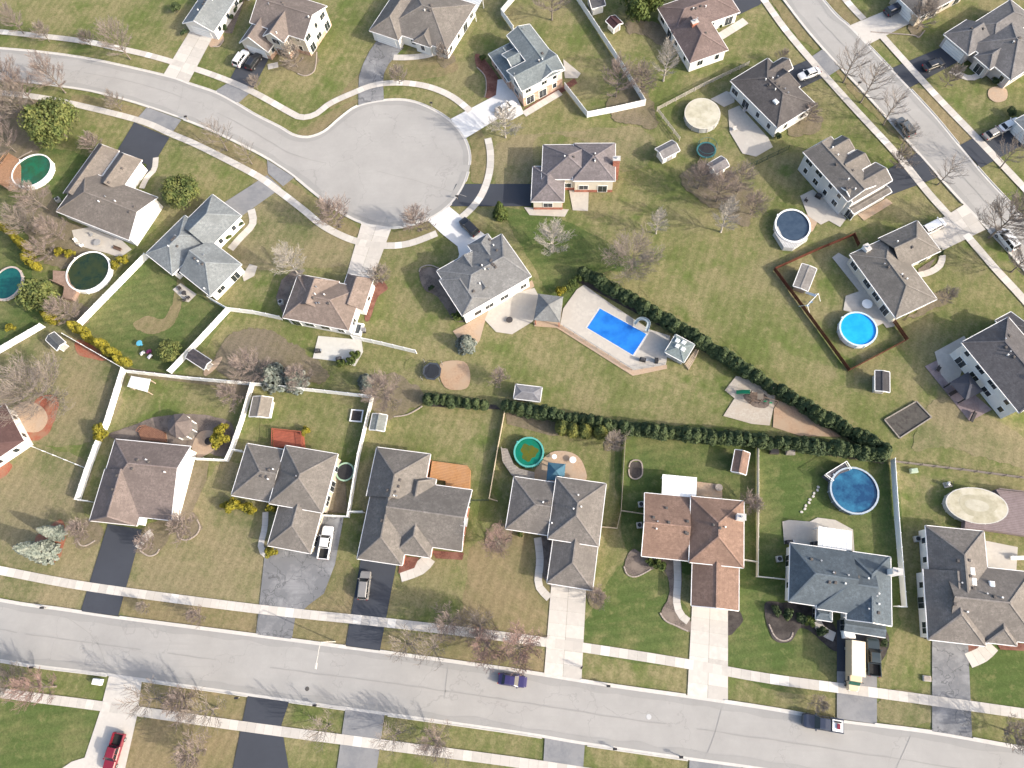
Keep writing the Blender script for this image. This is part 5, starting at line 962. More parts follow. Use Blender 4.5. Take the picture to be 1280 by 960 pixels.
for key, px, sc, lb, nm, ct in (
    ('pine', (84, 172), 1.0, 'big yellow-green pine filling the corner beside the taupe house', 'pine_tree', 'tree'), ('pine', (237, 252), .68, 'bushy yellow-green pine between the taupe and pale blue-grey houses', 'pine_tree', 'tree'),
    ('round', (60, 377), .98, 'rounded yellow-green evergreen near the pinkish pool deck', 'evergreen_tree', 'tree'), ('round', (217, 443), .62, 'round green evergreen beside the colourful toy pile', 'evergreen_tree', 'tree'), ('broad', (800, 18), .95, 'broad green evergreen at the frame top by the dark shed', 'evergreen_tree', 'tree'),
    ('blue', (75, 667), .80, 'blue-grey spruce in red mulch, the shorter of the pair', 'blue_spruce', 'tree'), ('blue', (63, 691), 1.2, 'tall blue-grey spruce in red mulch by the street walk', 'blue_spruce', 'tree'), ('bluelow', (583, 432), 1.0, 'round blue spruce in a stone ring by the brick bed', 'blue_spruce', 'tree'),
    ('bluelow', (346, 474), 1.5, 'wide blue-green spruce above the long white fence', 'blue_spruce', 'tree'), ('bluelow', (371, 478), 1.25, 'smaller blue-green spruce beside the pinkish tree', 'blue_spruce', 'tree'), ('fir', (626, 269), 1.05, 'single small spruce on the lawn by the cul-de-sac', 'spruce_tree', 'tree'), ('bluelow', (458, 478), .8, 'small blue-green conifer among leaf litter', 'blue_spruce', 'tree'),
    ('golds', (132, 543), 1.15, 'golden shrub hanging over the white side fence', 'golden_shrub', 'shrub'), ('golds', (281, 540), 1.0, 'golden shrub near the brown gazebo, upper of two', 'golden_shrub', 'shrub'), ('golds', (280, 553), 1.2, 'golden shrub near the brown gazebo, lower of two', 'golden_shrub', 'shrub'),
    ('golds', (283, 633), .6, 'small dark gold shrub at the front corner of the grey house', 'golden_shrub', 'shrub'), ('golds', (295, 634), 1.0, 'bright gold shrub second from the front house corner', 'golden_shrub', 'shrub'), ('golds', (308, 635), .75, 'olive gold shrub third from the front house corner', 'golden_shrub', 'shrub'), ('golds', (317, 637), .7, 'olive gold shrub last in the row under the eave', 'golden_shrub', 'shrub'),
    ('golds', (343, 636), .75, 'gold shrub in the corner by the garage roof', 'golden_shrub', 'shrub'), ('golds', (342, 691), .8, 'gold shrub at the front end of the grey path', 'golden_shrub', 'shrub'), ('golds', (384, 541), .65, 'gold shrub beside the red deck', 'golden_shrub', 'shrub'),
    ('golds', (80, 318), .85, 'gold shrub above the dark olive pool', 'golden_shrub', 'shrub'), ('golds', (92, 320), .8, 'gold shrub against the olive pool wall', 'golden_shrub', 'shrub'), ('golds', (147, 334), .7, 'gold shrub below the patio sofa', 'golden_shrub', 'shrub'), ('golds', (157, 328), .8, 'gold shrub by the white fence head', 'golden_shrub', 'shrub'),
    ('greens', (572, 399), 1.25, 'green shrub at the corner of the large grey roof', 'green_shrub', 'shrub'), ('greens', (812, 703), .9, 'green shrub under the terracotta eave', 'green_shrub', 'shrub'), ('greens', (823, 708), 1.2, 'rounder green shrub under the terracotta eave', 'green_shrub', 'shrub'),
    ('golds', (702, 367), .8, 'yellow-green shrub by the gazebo, nearest the pool gate', 'golden_shrub', 'shrub'), ('greens', (709, 364), 1.1, 'olive shrub between the gazebo and the deck corner', 'green_shrub', 'shrub'), ('greens', (716, 357), 1.1, 'olive shrub third from the gazebo', 'green_shrub', 'shrub'), ('greens', (725, 350), 1.15, 'olive shrub at the deck corner', 'green_shrub', 'shrub'),
    ('greens', (446, 448), 1.3, 'green shrub on the rear patio edge', 'green_shrub', 'shrub'), ('greens', (440, 455), 1.1, 'green shrub at the rear patio corner', 'green_shrub', 'shrub'), ('greens', (428, 457), 1.0, 'low green shrub along the rear patio front', 'green_shrub', 'shrub'), ('greens', (604, 76), .9, 'green shrub in red mulch by the blue-grey roof', 'green_shrub', 'shrub'),
    ('greens', (182, 212), .9, 'green shrub beside the garage of the taupe house', 'green_shrub', 'shrub'), ('greens', (170, 226), .95, 'dark green shrub beside the front path of the taupe house', 'green_shrub', 'shrub'), ('greens', (286, 299), .9, 'shrub by the front path of the pale blue-grey house', 'green_shrub', 'shrub'), ('darks', (302, 283), 1.1, 'dark shrub at the pale blue-grey garage corner', 'dark_shrub', 'shrub'),
    ('darks', (232, 44), 1.0, 'dark shrub beside the wide white drive', 'dark_shrub', 'shrub'), ('darks', (222, 15), 1.6, 'large dark shrub beside the pale garage wall', 'dark_shrub', 'shrub'), ('darks', (283, 37), 1.0, 'round dark shrub nearest the drive in the mulch strip', 'dark_shrub', 'shrub'), ('darks', (290, 25), 1.0, 'round dark shrub second from the drive in the mulch strip', 'dark_shrub', 'shrub'), ('darks', (296, 15), 1.0, 'round dark shrub third from the drive in the mulch strip', 'dark_shrub', 'shrub'), ('darks', (301, 6), 1.0, 'round dark shrub last in the mulch strip', 'dark_shrub', 'shrub'),
    ('darks', (968, 764), 1.1, 'dark shrub in the black mulch by the slate house', 'dark_shrub', 'shrub'), ('darks', (984, 768), 1.2, 'broad dark shrub in the black mulch', 'dark_shrub', 'shrub'), ('darks', (1000, 772), 1.2, 'dark shrub in black mulch under the slate eave', 'dark_shrub', 'shrub'), ('greens', (1011, 776), 1.0, 'greenish shrub in black mulch near the porch', 'green_shrub', 'shrub'), ('darks', (1026, 790), 1.1, 'dark shrub by the front path of the slate house', 'dark_shrub', 'shrub'), ('darks', (1102, 803), .9, 'dark shrub beside the dark pickup', 'dark_shrub', 'shrub'),
    ('darks', (555, 350), .9, 'dark shrub in the kidney shaped mulch bed', 'dark_shrub', 'shrub'), ('darks', (540, 362), .8, 'reddish dark shrub low in the kidney shaped bed', 'dark_shrub', 'shrub'), ('greens', (650, 668), .6, 'green groundcover shrub under the grey eave', 'green_shrub', 'shrub'), ('darks', (837, 22), .8, 'dark shrub at the pinkish house corner', 'dark_shrub', 'shrub'), ('darks', (868, 140), .01, '', '', ''),
    ('darks', (900, 34), .6, 'small shrub in the pale front bed, first of two', 'dark_shrub', 'shrub'), ('darks', (908, 30), .6, 'small shrub in the pale front bed, second of two', 'dark_shrub', 'shrub'), ('darks', (1215, 70), .9, 'dark shrub at the front wall of the large grey roof', 'dark_shrub', 'shrub'), ('darks', (1242, 104), 1.0, 'dark shrub by the stone planting circle', 'dark_shrub', 'shrub'), ('darks', (1262, 143), 1.2, 'dark shrub at the pale house corner by the parked cars', 'dark_shrub', 'shrub'),
    ('darks', (1172, 318), 1.0, 'dark shrub at the garage corner of the grey-tan roof', 'dark_shrub', 'shrub'), ('darks', (1180, 540), .01, '', '', ''), ('darks', (972, 172), .9, 'dark shrub at the rear corner of the dark grey house', 'dark_shrub', 'shrub'), ('golds', (18, 412), .7, 'gold shrub on the lawn by the frame edge fence', 'golden_shrub', 'shrub'),
):
    if lb: tree(key, px, sc, lb, None, nm, ct)
# columnar evergreens in rows
ARB = {}
for k in range(3):
    ARB['d%d' % k] = (clumps(20+k, 620, column(.8, 2.5), .19), LEAF_D); ARB['y%d' % k] = (clumps(30+k, 620, column(.85, 3.4), .2), LEAF_Y)
ARB['o0'] = (clumps(37, 800, column(1.0, 3.0), .2), mat('olive_evergreen', (.105, .125, .035), (.045, .062, .018), 1.8, .8, c3=(.14, .14, .03), s3=.5))
ARBO = {}
def arbor(key, p, sc, label, group, sz=None):
    if key not in ARBO:
        mb, m = ARB[key]; o = mb.build('columnar_evergreen', m); ARBO[key] = o
    else: o = ARBO[key].copy(); C.objects.link(o)
    o.location = p; o.rotation_euler = (0, 0, R_.uniform(0, 6.28)); o.scale = (sc, sc, sz or sc); tag(o, label, 'evergreen', group)
def row(key, px, step, sc, label, group, jit=.12, sz=None):
    for p in resample(smooth(PP(px)), step): arbor(key+str(R_.randrange(3)), p+V((R_.uniform(-jit, jit)*1.3, R_.uniform(-jit, jit)*1.3, 0)), sc*R_.uniform(.8, 1.16), label, group, sz and sz*R_.uniform(.78, 1.18))
row('d', [(727, 344), (770, 369), (850, 415), (950, 478), (1010, 515), (1060, 543), (1108, 570)], 1.3, 1.65, 'dark evergreen in the long diagonal hedge behind the pool deck', 'diagonal evergreen hedge', .2, 1.3)
row('d', [(537, 501), (575, 505), (612, 509)], 1.5, 1.45, 'clipped dark evergreen in the short hedge below the black trampoline', 'short evergreen hedge', .12, 1.25)
row('d', [(634, 511), (690, 521), (760, 535), (850, 545), (945, 554), (1030, 562), (1104, 572)], 1.42, 1.65, 'dark clipped evergreen in the long hedge behind the street row gardens', 'long evergreen hedge', .12, 1.35)
for px, lb in (((703, 538), 'olive evergreen first in the bulge of the long hedge'), ((716, 541), 'pale olive evergreen second in the hedge bulge'), ((731, 542), 'dull green evergreen third in the hedge bulge'), ((750, 543), 'yellowest evergreen at the end of the hedge bulge')):
    p = P(*px); arbor('o0', p, 1.35, lb, None); o = list(C.objects)[-1]
row('y', [(12, 290), (28, 305), (42, 322), (55, 345)], 1.9, 1.15, 'golden columnar evergreen in the row beside the teal pool', 'golden evergreens by the teal pool', .25)
row('y', [(66, 397), (76, 407)], 1.9, 1.1, 'golden columnar evergreen below the rounded yellow-green tree', 'golden evergreens by the round tree', .2)
row('y', [(103, 414), (125, 430), (150, 449), (172, 462)], 1.75, 1.1, 'golden columnar evergreen in the row behind the thin white fence', 'golden evergreens along the thin fence', .25)
# ---------------------------------------------------------------- vehicles (local x forward, built in place)
def paint(name, c): return mat('paint_'+name, c, sh(c, .93), .6, .28, spec=.5, coat=.6)
CARGLASS = mat('car_glass', (.012, .015, .018), (.02, .024, .028), .6, .12, spec=.35)
LAMP = mat('lamp_lens', (.7, .7, .68), None, 2, .15); TAIL = mat('tail_lens', (.28, .012, .01), None, 2, .2)
def vehicle(name, label, cat, px, to, kind, pm, sc=1.0, extra=None):
    c, t = P(*px), P(*to); d = t-c; az = math.atan2(d.y, d.x); th = thing(name, label, cat, (c.x, c.y, .06)); cs, sn = math.cos(az), math.sin(az)
    T = lambda x, y, z: V((c.x+(x*cs-y*sn)*sc, c.y+(x*sn+y*cs)*sc, .06+z*sc))
    def sec(x, w, z0, z1, tum=.12): return [T(x, -w+.06, z0), T(x, w-.06, z0), T(x, w, z0+.2), T(x, w, z1-.16), T(x, w-tum, z1), T(x, -w+tum, z1), T(x, -w, z1-.16), T(x, -w, z0+.2)]
    if kind == 'sedan': L, W, hood, belt, top, cab, bed = 4.7, .91, .92, 1.0, 1.45, (1.0, .35, -1.15, -1.75), None
    elif kind == 'suv': L, W, hood, belt, top, cab, bed = 4.8, .96, 1.05, 1.12, 1.78, (1.15, .5, -1.95, -2.28), None
    elif kind == 'van': L, W, hood, belt, top, cab, bed = 5.0, .98, 1.05, 1.15, 1.85, (1.65, .9, -2.1, -2.38), None
    else: L, W, hood, belt, top, cab, bed = 5.8, .99, 1.12, 1.18, 1.88, (1.25, .65, -.75, -.95), (-1.05, -2.78)
    h = L/2; x3 = cab[3]
    st = [(h, W*.72, .42, hood-.25), (h-.12, W*.9, .32, hood-.1), (h-.5, W*.98, .28, hood-.02), (cab[0], W, .26, belt-.04), (0, W, .25, belt)]
    if bed: st += [(bed[0]+.05, W, .25, belt)]
    else: st += [(x3, W, .26, belt), (-h+.35, W*.98, .3, belt-.02 if kind == 'sedan' else belt), (-h+.08, W*.92, .35, belt-.1), (-h, W*.85, .45, belt-.3)]
    body = MB().loft([sec(*s) for s in st]); 
    if bed:
        bx = (bed[0]+bed[1])/2; bl = bed[0]-bed[1]
        def slab(x0, x1, y0, y1, z0, z1): body.loft([[T(x, y0, z0), T(x, y1, z0), T(x, y1, z1), T(x, y0, z1)] for x in (x0, x1)])
        slab(bed[1], bed[0]+.1, -W, -W+.12, .4, belt); slab(bed[1], bed[0]+.1, W-.12, W, .4, belt); slab(bed[1]-.08, bed[1]+.04, -W+.02, W-.02, .4, belt-.01); slab(bed[1], bed[0]+.1, -W+.12, W-.12, .5, .62)
    bo = body.build('body', pm, th, False)
    if bed: MB().loft([[T(x, -W+.14, .625), T(x, W-.14, .625), T(x, W-.14, .66), T(x, -W+.14, .66)] for x in (bed[1]+.06, bed[0]+.02)]).build('bed_liner', RUBBER, th)
    cb = lambda x, w, z: [T(x, -w, z), T(x, w, z)]
    wb, wt = W-.1, W-.24
    gl = MB(); A_, B_, D_, E_ = cb(cab[0], wb, belt-.03), cb(cab[1], wt, top-.06), cb(cab[2], wt, top-.08), cb(cab[3], wb, belt-.03)
    for f_ in ((A_[0], A_[1], B_[1], B_[0]),): gl.poly(f_)
    gl.build('windshield', CARGLASS, th); gl = MB(); gl.poly((E_[1], E_[0], D_[0], D_[1])); gl.build('rear_window', CARGLASS, th)
    for s in (0, 1):
        gl = MB(); a, b, d_, e = A_[s], B_[s], D_[s], E_[s]; gl.poly((a, b, d_, e) if s else (e, d_, b, a)); gl.build('side_window', CARGLASS, th)
        pl = MB(); f = lambda p, q: pl.beam(p, q, .07, .07)
        f(a, b); f(e, d_); m1, m2 = a.lerp(e, .45), b.lerp(d_, .42); f(m1, m2)
        if kind in ('suv', 'van'): f(a.lerp(e, .74), b.lerp(d_, .74))
        pl.build('window_pillar', pm, th)
    rf = MB(); r0, r1 = cab[1]+.04, cab[2]-.04; rf.loft([[T(x, -wt-.03, z), T(x, wt+.03, z), T(x, wt-.1, z+.09), T(x, -wt+.1, z+.09)] for x, z in ((r0, top-.09), ((r0+r1)/2, top-.05), (r1, top-.1))])
    ro = rf.build('car_roof', pm, bo if 0 else th)
    for wx in (h-.95, -h+.95):
        for s in (-1, 1):
            a, b = T(wx, s*(W-.2), .34), T(wx, s*(W+.02), .34); wl = MB().tube([a, b], .34*sc, 14).build('wheel', RUBBER, th); MB().tube([b, T(wx, s*(W+.035), .34)], .2*sc, 10).build('rim', STEEL, wl)
    for s in (-1, 1):
        MB().loft([[T(h-.28, s*.5, hood-.3), T(h-.28, s*.82, hood-.3), T(h-.28, s*.82, hood-.08), T(h-.28, s*.5, hood-.08)], [T(h-.02, s*.45, hood-.42), T(h-.08, s*.7, hood-.42), T(h-.1, s*.7, hood-.2), T(h-.04, s*.45, hood-.2)]]).build('headlight', LAMP, th)
        MB().loft([[T(-h+.1, s*.62, .75), T(-h+.1, s*(W-.08), .75), T(-h+.1, s*(W-.08), 1), T(-h+.1, s*.62, 1)], [T(-h-.03, s*.62, .75), T(-h, s*(W-.1), .75), T(-h, s*(W-.1), 1), T(-h-.03, s*.62, 1)]]).build('tail_light', TAIL, th)
        MB().loft([[T(cab[0]-.25, s*(W-.02), belt), T(cab[0]-.05, s*(W-.02), belt), T(cab[0]-.05, s*(W-.02), belt+.16), T(cab[0]-.25, s*(W-.02), belt+.16)], [T(cab[0]-.2, s*(W+.2), belt+.02), T(cab[0]-.06, s*(W+.2), belt+.02), T(cab[0]-.06, s*(W+.2), belt+.16), T(cab[0]-.2, s*(W+.2), belt+.16)]]).build('wing_mirror', pm, th)
    if extra: extra(th, T, W)
    return th
PW, PK, PS, PN, PR = paint('white', (.72, .72, .72)), paint('black', (.018, .018, .02)), paint('silver', (.21, .2, .19)), paint('navy', (.025, .032, .055)), paint('red', (.17, .011, .024))
PG, PT, PU = paint('grey', (.09, .10, .105)), paint('teal', (.02, .032, .036)), paint('blue', (.035, .028, .10))
vehicle('parked_car', 'white SUV with dark windows parked left of a black one', 'car', (303, 76), (310, 66), 'suv', PW)['label'] = 'white SUV with dark glass parked beside a black one'
vehicle('parked_car', 'black SUV beside a white one on the sealed drive', 'car', (319, 80), (326, 70), 'suv', PK)
vehicle('parked_car', 'white car parked against the blue-grey two storey house', 'car', (633, 137), (642, 132), 'sedan', PW)
vehicle('parked_car', 'white sedan alone on the dark grey house drive', 'car', (1010, 95), (996, 100), 'sedan', PW)
vehicle('parked_car', 'dark navy car on the concrete drive at the top', 'car', (1117, 15), (1130, 9), 'suv', PN)
vehicle('parked_car', 'black car on the sealed drive of the large grey house', 'car', (1165, 84), (1178, 79), 'sedan', PK)
vehicle('parked_car', 'dark grey SUV parked at the diagonal street kerb', 'car', (1129, 162), (1121, 152), 'suv', PG)
vehicle('parked_car', 'grey car in front of a white car on a sealed drive', 'car', (1240, 169), (1250, 164), 'sedan', PS)
vehicle('parked_car', 'white car nearest the pale house corner wall', 'car', (1259, 159), (1269, 154), 'sedan', PW)
vehicle('parked_van', 'white van parked on the diagonal street under a bare tree', 'van', (1256, 302), (1247, 291), 'van', PW)
vehicle('parked_car', 'black SUV on the white cul-de-sac drive', 'car', (587, 286), (579, 278), 'suv', PK)
vehicle('parked_car', 'white van with a blue windscreen at the grey-tan garage door', 'van', (1164, 286), (1178, 279), 'van', PW)
vehicle('pickup_truck', 'white pickup with a black bed beside the cracked drive garage', 'pickup', (409, 679), (412, 662), 'pickup', PW)
vehicle('parked_car', 'grey SUV on the new black drive of the orange deck house', 'car', (457, 732), (459, 715), 'suv', PS)
vehicle('pickup_truck', 'red pickup on the curved concrete drive below the street', 'pickup', (146, 939), (141, 955), 'pickup', PR)
vehicle('parked_car', 'dark blue car on the street half under a reddish tree', 'car', (641, 850), (655, 852), 'sedan', PU)
vehicle('pickup_truck', 'dark teal pickup beside the cream box truck', 'pickup', (1089, 821), (1088, 800), 'pickup', PT)
def cargo(th, T, W):
    MB().loft([[T(x, -W+.16, .67), T(x, W-.16, .67), T(x, W-.2, 1.5), T(x, -W+.2, 1.5)] for x in (-2.65, -1.15)]).build('bed_cover', WHITE, th)
    MB().loft([[T(x, -.3, 1.505), T(x, .42, 1.505), T(x, .42, 1.7), T(x, -.3, 1.7)] for x in (-2.2, -1.75)]).build('cargo_box', PR, th)
    MB().loft([[T(x, -.62, 1.505), T(x, -.4, 1.505), T(x, -.4, 1.62), T(x, -.62, 1.62)] for x in (-2.4, -1.4)]).build('cargo_case', BLACK, th)
vehicle('pickup_truck', 'dark pickup with a white covered bed parked on the street', 'pickup', (1026, 903), (1008, 900), 'pickup', PN, 1.05, cargo)
# cream box truck, nose to the street
c, t = P(1063, 829), P(1063, 850); az = math.atan2(t.y-c.y, t.x-c.x); th = thing('box_truck', 'cream box truck parked across the walk on the slate house drive', 'truck', (c.x, c.y, .06)); cs, sn = math.cos(az), math.sin(az)
T = lambda x, y, z: V((c.x+x*cs-y*sn, c.y+x*sn+y*cs, .06+z)); CRM = mat('cream_paint', (.64, .50, .33), (.58, .45, .29), .6, .4)
bxs = lambda x0, x1, w, z0, z1, ins=0: [[T(x0, -w, z0), T(x0, w, z0), T(x0, w-ins, z1), T(x0, -w+ins, z1)], [T(x1, -w, z0), T(x1, w, z0), T(x1, w-ins, z1), T(x1, -w+ins, z1)]]
MB().loft(bxs(-3.4, 1.75, 1.08, .85, 3.3, .02)).build('cargo_body', CRM, th); MB().loft(bxs(-3.42, 1.77, 1.0, 3.3, 3.36)).build('box_roof', mat('cream_roof', (.74, .64, .49), (.68, .58, .44), 1, .5), th)
MB().loft([[T(x, -w_, .5), T(x, w_, .5), T(x, w_, z1), T(x, w_-.14, z1+.14), T(x, -w_+.14, z1+.14), T(x, -w_, z1)] for x, w_, z1 in ((1.77, .95, 2.1), (2.6, .95, 2.05), (2.62, .95, 1.5), (3.15, .9, 1.25), (3.9, .82, 1.1), (4.05, .7, .85))]).build('cab', CRM, th)
MB().poly([T(2.63, -.82, 2.05), T(3.18, -.84, 1.42), T(3.18, .84, 1.42), T(2.63, .82, 2.05)]).build('windshield', mat('green_glass', (.03, .10, .075), None, 2, .1), th)
for s in (-1, 1):
    MB().loft([[T(x, s*.955, z0), T(x, s*.965, z0), T(x, s*.965, 2.0), T(x, s*.955, 2.0)] for x, z0 in ((1.95, 1.45), (2.6, 1.45))]).build('side_window', CARGLASS, th); MB().loft([[T(x, s*1.0, 1.6), T(x, s*1.25, 1.6), T(x, s*1.25, 2.0), T(x, s*1.0, 2.0)] for x in (2.6, 2.72)]).build('wing_mirror', BLACK, th)
    MB().loft([[T(x, s*.45, .9), T(x, s*.7, .9), T(x, s*.68, 1.1), T(x, s*.45, 1.1)] for x in (3.95, 4.06)]).build('headlight', LAMP, th)
    for wx in (3.1, -2.1): wl = MB().tube([T(wx, s*.72, .42), T(wx, s*1.0, .42)], .42, 14).build('wheel', RUBBER, th); MB().tube([T(wx, s*1.0, .42), T(wx, s*1.02, .42)], .24, 10).build('rim', STEEL, wl)
MB().loft(bxs(-3.3, 1.9, .5, .5, .85)).build('chassis', BLACK, th)
p = P(1058, 793); th = thing('utility_trailer', 'small white topped utility cart at the slate house garage', 'cart', (p.x, p.y, .06))
MB().box(p+V((0, 0, .35)), 1.9, 1.2, .9, 0, .15).build('body', WHITE, th); MB().box(p+V((0, 0, 1.26)), 1.5, .8, .05, 0).build('lid', TRIM, th)
for sx in (-.6, .6): MB().tube([p+V((sx, -.65, .3)), p+V((sx, .65, .3))], .26, 12).build('wheel', RUBBER, th)
# ---------------------------------------------------------------- person on the drive
p = P(727, 834); vb = [(0, 0, .92, .125), (0, 0, 1.15, .12), (0, 0, 1.38, .15), (0, 0, 1.5, .06), (.02, 0, 1.58, .075), (.03, 0, 1.68, .085), (.02, 0, 1.76, .05),
    (-.02, .2, 1.4, .06), (.05, .27, 1.15, .045), (.2, .24, .98, .035), (.27, .23, .93, .03), (-.02, -.2, 1.4, .06), (-.06, -.26, 1.15, .045), (.03, -.26, .92, .035), (.06, -.26, .84, .03),
    (.03, .1, .85, .09), (.13, .11, .48, .06), (.06, .11, .1, .045), (.2, .12, .05, .04), (-.02, -.1, .85, .09), (-.04, -.11, .48, .06), (-.22, -.11, .12, .045), (-.1, -.12, .05, .04)]
ed = [(0, 1), (1, 2), (2, 3), (3, 4), (4, 5), (5, 6), (2, 7), (7, 8), (8, 9), (9, 10), (2, 11), (11, 12), (12, 13), (13, 14), (0, 15), (15, 16), (16, 17), (17, 18), (0, 19), (19, 20), (20, 21), (21, 22)]
me = bpy.data.meshes.new('person'); me.from_pydata([v[:3] for v in vb], ed, []); me.materials.append(mat('dark_clothes', (.03, .03, .04), (.045, .04, .05), 5, .9)); o = bpy.data.objects.new('person', me); C.objects.link(o)
o.location = (p.x, p.y, .06); o.rotation_euler = (0, 0, math.radians(160)); sk_ = o.modifiers.new('skin', 'SKIN'); sk_.use_smooth_shade = True; ss = o.modifiers.new('sub', 'SUBSURF'); ss.levels = ss.render_levels = 1
for i, v in enumerate(vb): me.skin_vertices[0].data[i].radius = (v[3], v[3])
me.skin_vertices[0].data[0].use_root = True
tag(o, 'person in dark clothes walking across the pale concrete drive', 'person')
hr = MB().lathe((0, 0, 0), [(.04, 1.66), (.1, 1.68), (.105, 1.74), (.07, 1.8), (.01, 1.82)], 12).build('hair', mat('dark_hair', (.02, .015, .012)), None, True, V((0, 0, 0))); hr.parent = o
# ---------------------------------------------------------------- street furniture
def lamp(px, arm):
    p, q = P(*px), P(*arm); d = (q-p); d.z = 0; d.normalize(); th = thing('street_lamp', 'pale street lamp leaning its arm over the road kerb', 'street lamp', p); m = mat('lamp_pole', (.5, .48, .44), None, 2, .5)
    MB().tube([p, p+V((0, 0, 7.6))], [.12, .08], 8).build('pole', m, th); a = smooth([p+V((0, 0, 7.3)), p+d*.6+V((0, 0, 7.8)), p+d*3.2+V((0, 0, 8.1))], False, 4); MB().tube(a, .06, 6).build('arm', m, th)
    hd = MB().box(a[-1]+d*.3+V((0, 0, -.08)), .9, .34, .14, math.atan2(d.y, d.x), .04).build('lamp_head', m, th); MB().box(a[-1]+d*.3+V((0, 0, -.12)), .6, .24, .035, math.atan2(d.y, d.x)).build('lens', LAMP, hd)
lamp((419, 802), (412, 850)); list(C.objects)
def mailbox(px, lb, m=BLACK):
    p = P(*px); th = thing('mailbox', lb, 'mailbox', p); MB().box(p, .12, .12, 1.05).build('post', WOOD_G, th); b = MB(); a = .15
    b.loft([[p+V((x, .17*math.cos(t), 1.06+.13+(.17*math.sin(t) if t <= math.pi else 0))) for t in [k*math.pi/6 for k in range(7)]]+[p+V((x, -.17, 1.06)), p+V((x, .17, 1.06))] for x in (-.3, .3)]); bo = b.build('box', m, th); MB().box(p+V((.31, 0, 1.07)), .02, .3, .25).build('door', m, bo); MB().box(p+V((.05, .19, 1.2)), .05, .02, .2).build('flag', PR, bo)
for px, lb in (((760, 857), 'black mailbox on the kerb by the terracotta house verge'), ((768, 935), 'black mailbox at the lower kerb past the blue-grey apron'), ((850, 945), 'dark mailbox at the lower kerb near the worn apron'), ((396, 881), 'dark mailbox at the lower kerb beside the sealed drive verge'), ((58, 760), 'dark mailbox on the upper kerb at the frame edge'), ((45, 834), 'dark mailbox at the lower kerb above the reddish grey tree'), ((299, 872), 'dark mailbox at the corner of the wide sealed drive'), ((235, 150), 'mailbox on the curved street beside the sealed apron'), ((1072, 108), 'mailbox at the diagonal street kerb between two trees'), ((572, 249), 'mailbox at the cul-de-sac kerb by the sealed drive'), ((540, 133), 'mailbox at the cul-de-sac kerb before the white drive')):
    mailbox(px, lb)
p = P(124, 852); th = thing('utility_box', 'white utility box standing on the verge by the concrete drive', 'utility box', p); MB().box(p, 1.5, .95, .85, -.13, .06).build('cabinet', WHITE, th); MB().box(p+V((0, 0, .86)), 1.4, .85, .06, -.13, .03).build('lid', TRIM, th)
p = P(1158, 848); th = thing('utility_box', 'low pale utility lid in the grass beside the cracked drive', 'utility box', p); MB().box(p, 1.2, .85, .3, -.1, .05).build('cabinet', CONC, th); MB().box(p+V((0, 0, .31)), 1.0, .7, .04, -.1).build('lid', EDGE, th)
p = P(1141, 589); th = thing('utility_box', 'pale green utility box by the brown rail fence', 'utility box', p); MB().box(p, 1.2, .8, .7, .1, .08).build('cabinet', mat('pale_green', (.36, .44, .34)), th); MB().box(p+V((0, 0, .71)), 1.05, .65, .05, .1, .02).build('lid', mat('pale_green'), th)
p = P(384, 861); mh = MB().lathe(p, [(.36, .031), (.36, .045), (.3, .05)], 20).build('manhole_cover', mat('cast_iron', (.09, .085, .08), (.06, .055, .05), 9, .7), None, False, p); mh['kind'] = 'structure'
p = P(811, 896); mh = MB().lathe(p, [(.4, .031), (.4, .045), (.34, .05)], 20).build('manhole_cover', mat('pale_iron', (.45, .45, .45), (.4, .4, .4), 9, .7), None, False, p); mh['kind'] = 'structure'
# ---------------------------------------------------------------- yard things
def tramp(px, r, lb, rimm, h=.85, net=None):
    p = P(*px); th = thing('trampoline', lb, 'trampoline', p); MB().lathe(p, [(r*.84, h-.02), (.02, h-.04)], 28).build('jump_mat', BLACK, th); MB().lathe(p, [(r*.84, h-.02), (r*.84, h+.05), (r, h+.05), (r, h-.04), (r*.84, h-.04)], 28, cap=False).build('safety_pad', rimm, th)
    for k in range(6):
        t = k*math.pi/3+.3; a = p+V((math.cos(t)*r*.97, math.sin(t)*r*.97, 0)); MB().tube([a, a+V((0, 0, net or h))], .04, 6).build('leg', STEEL if not net else BLACK, th)
    if net: MB().lathe(p, [(r*.97, net), (r*.97+.05, net), (r*.97+.05, net+.05), (r*.97, net+.05), (r*.97, net)], 28, cap=False).build('net_hoop', rimm, th)
    return th
tramp((433, 591), 1.75, 'round trampoline with a pale green pad by the white fence', mat('pale_green_pad', (.30, .44, .32)))
tramp((882, 191), 2.0, 'dark round trampoline with a teal net hoop beside the brown brush', mat('teal_pad', (.04, .14, .15)), .9, 2.3)
p = P(541, 466); th = thing('trampoline', 'eight sided black trampoline with tall grey posts beside a gravel bed', 'trampoline', p); a_ = -.12
MB().lathe(p, [(1.55, .84), (1.5, .9), (.02, .86)], 8, (1, 1), a_+.39).build('jump_mat', mat('black_mat', (.02, .024, .032)), th); fr = MB()
fr.lathe(p, [(1.5, .92), (1.85, .94), (1.85, .84), (1.5, .84), (1.5, .92)], 8, (1, 1), a_+.39, False)
fr.build('safety_pad', mat('slate_pad', (.05, .06, .075)), th); MB().lathe(p, [(1.75, 2.15), (1.82, 2.15), (1.82, 2.22), (1.75, 2.22), (1.75, 2.15)], 8, (1, 1), a_+.39, False).build('net_hoop', BLACK, th)
for sx in (-1.7, 1.7):
    for sy in (-1.7, 1.7): a = p+V((sx*math.cos(a_)-sy*math.sin(a_), sx*math.sin(a_)+sy*math.cos(a_), 0)); MB().tube([a, a+V((0, 0, 2.2))], .05, 6).build('leg', STEEL, th)
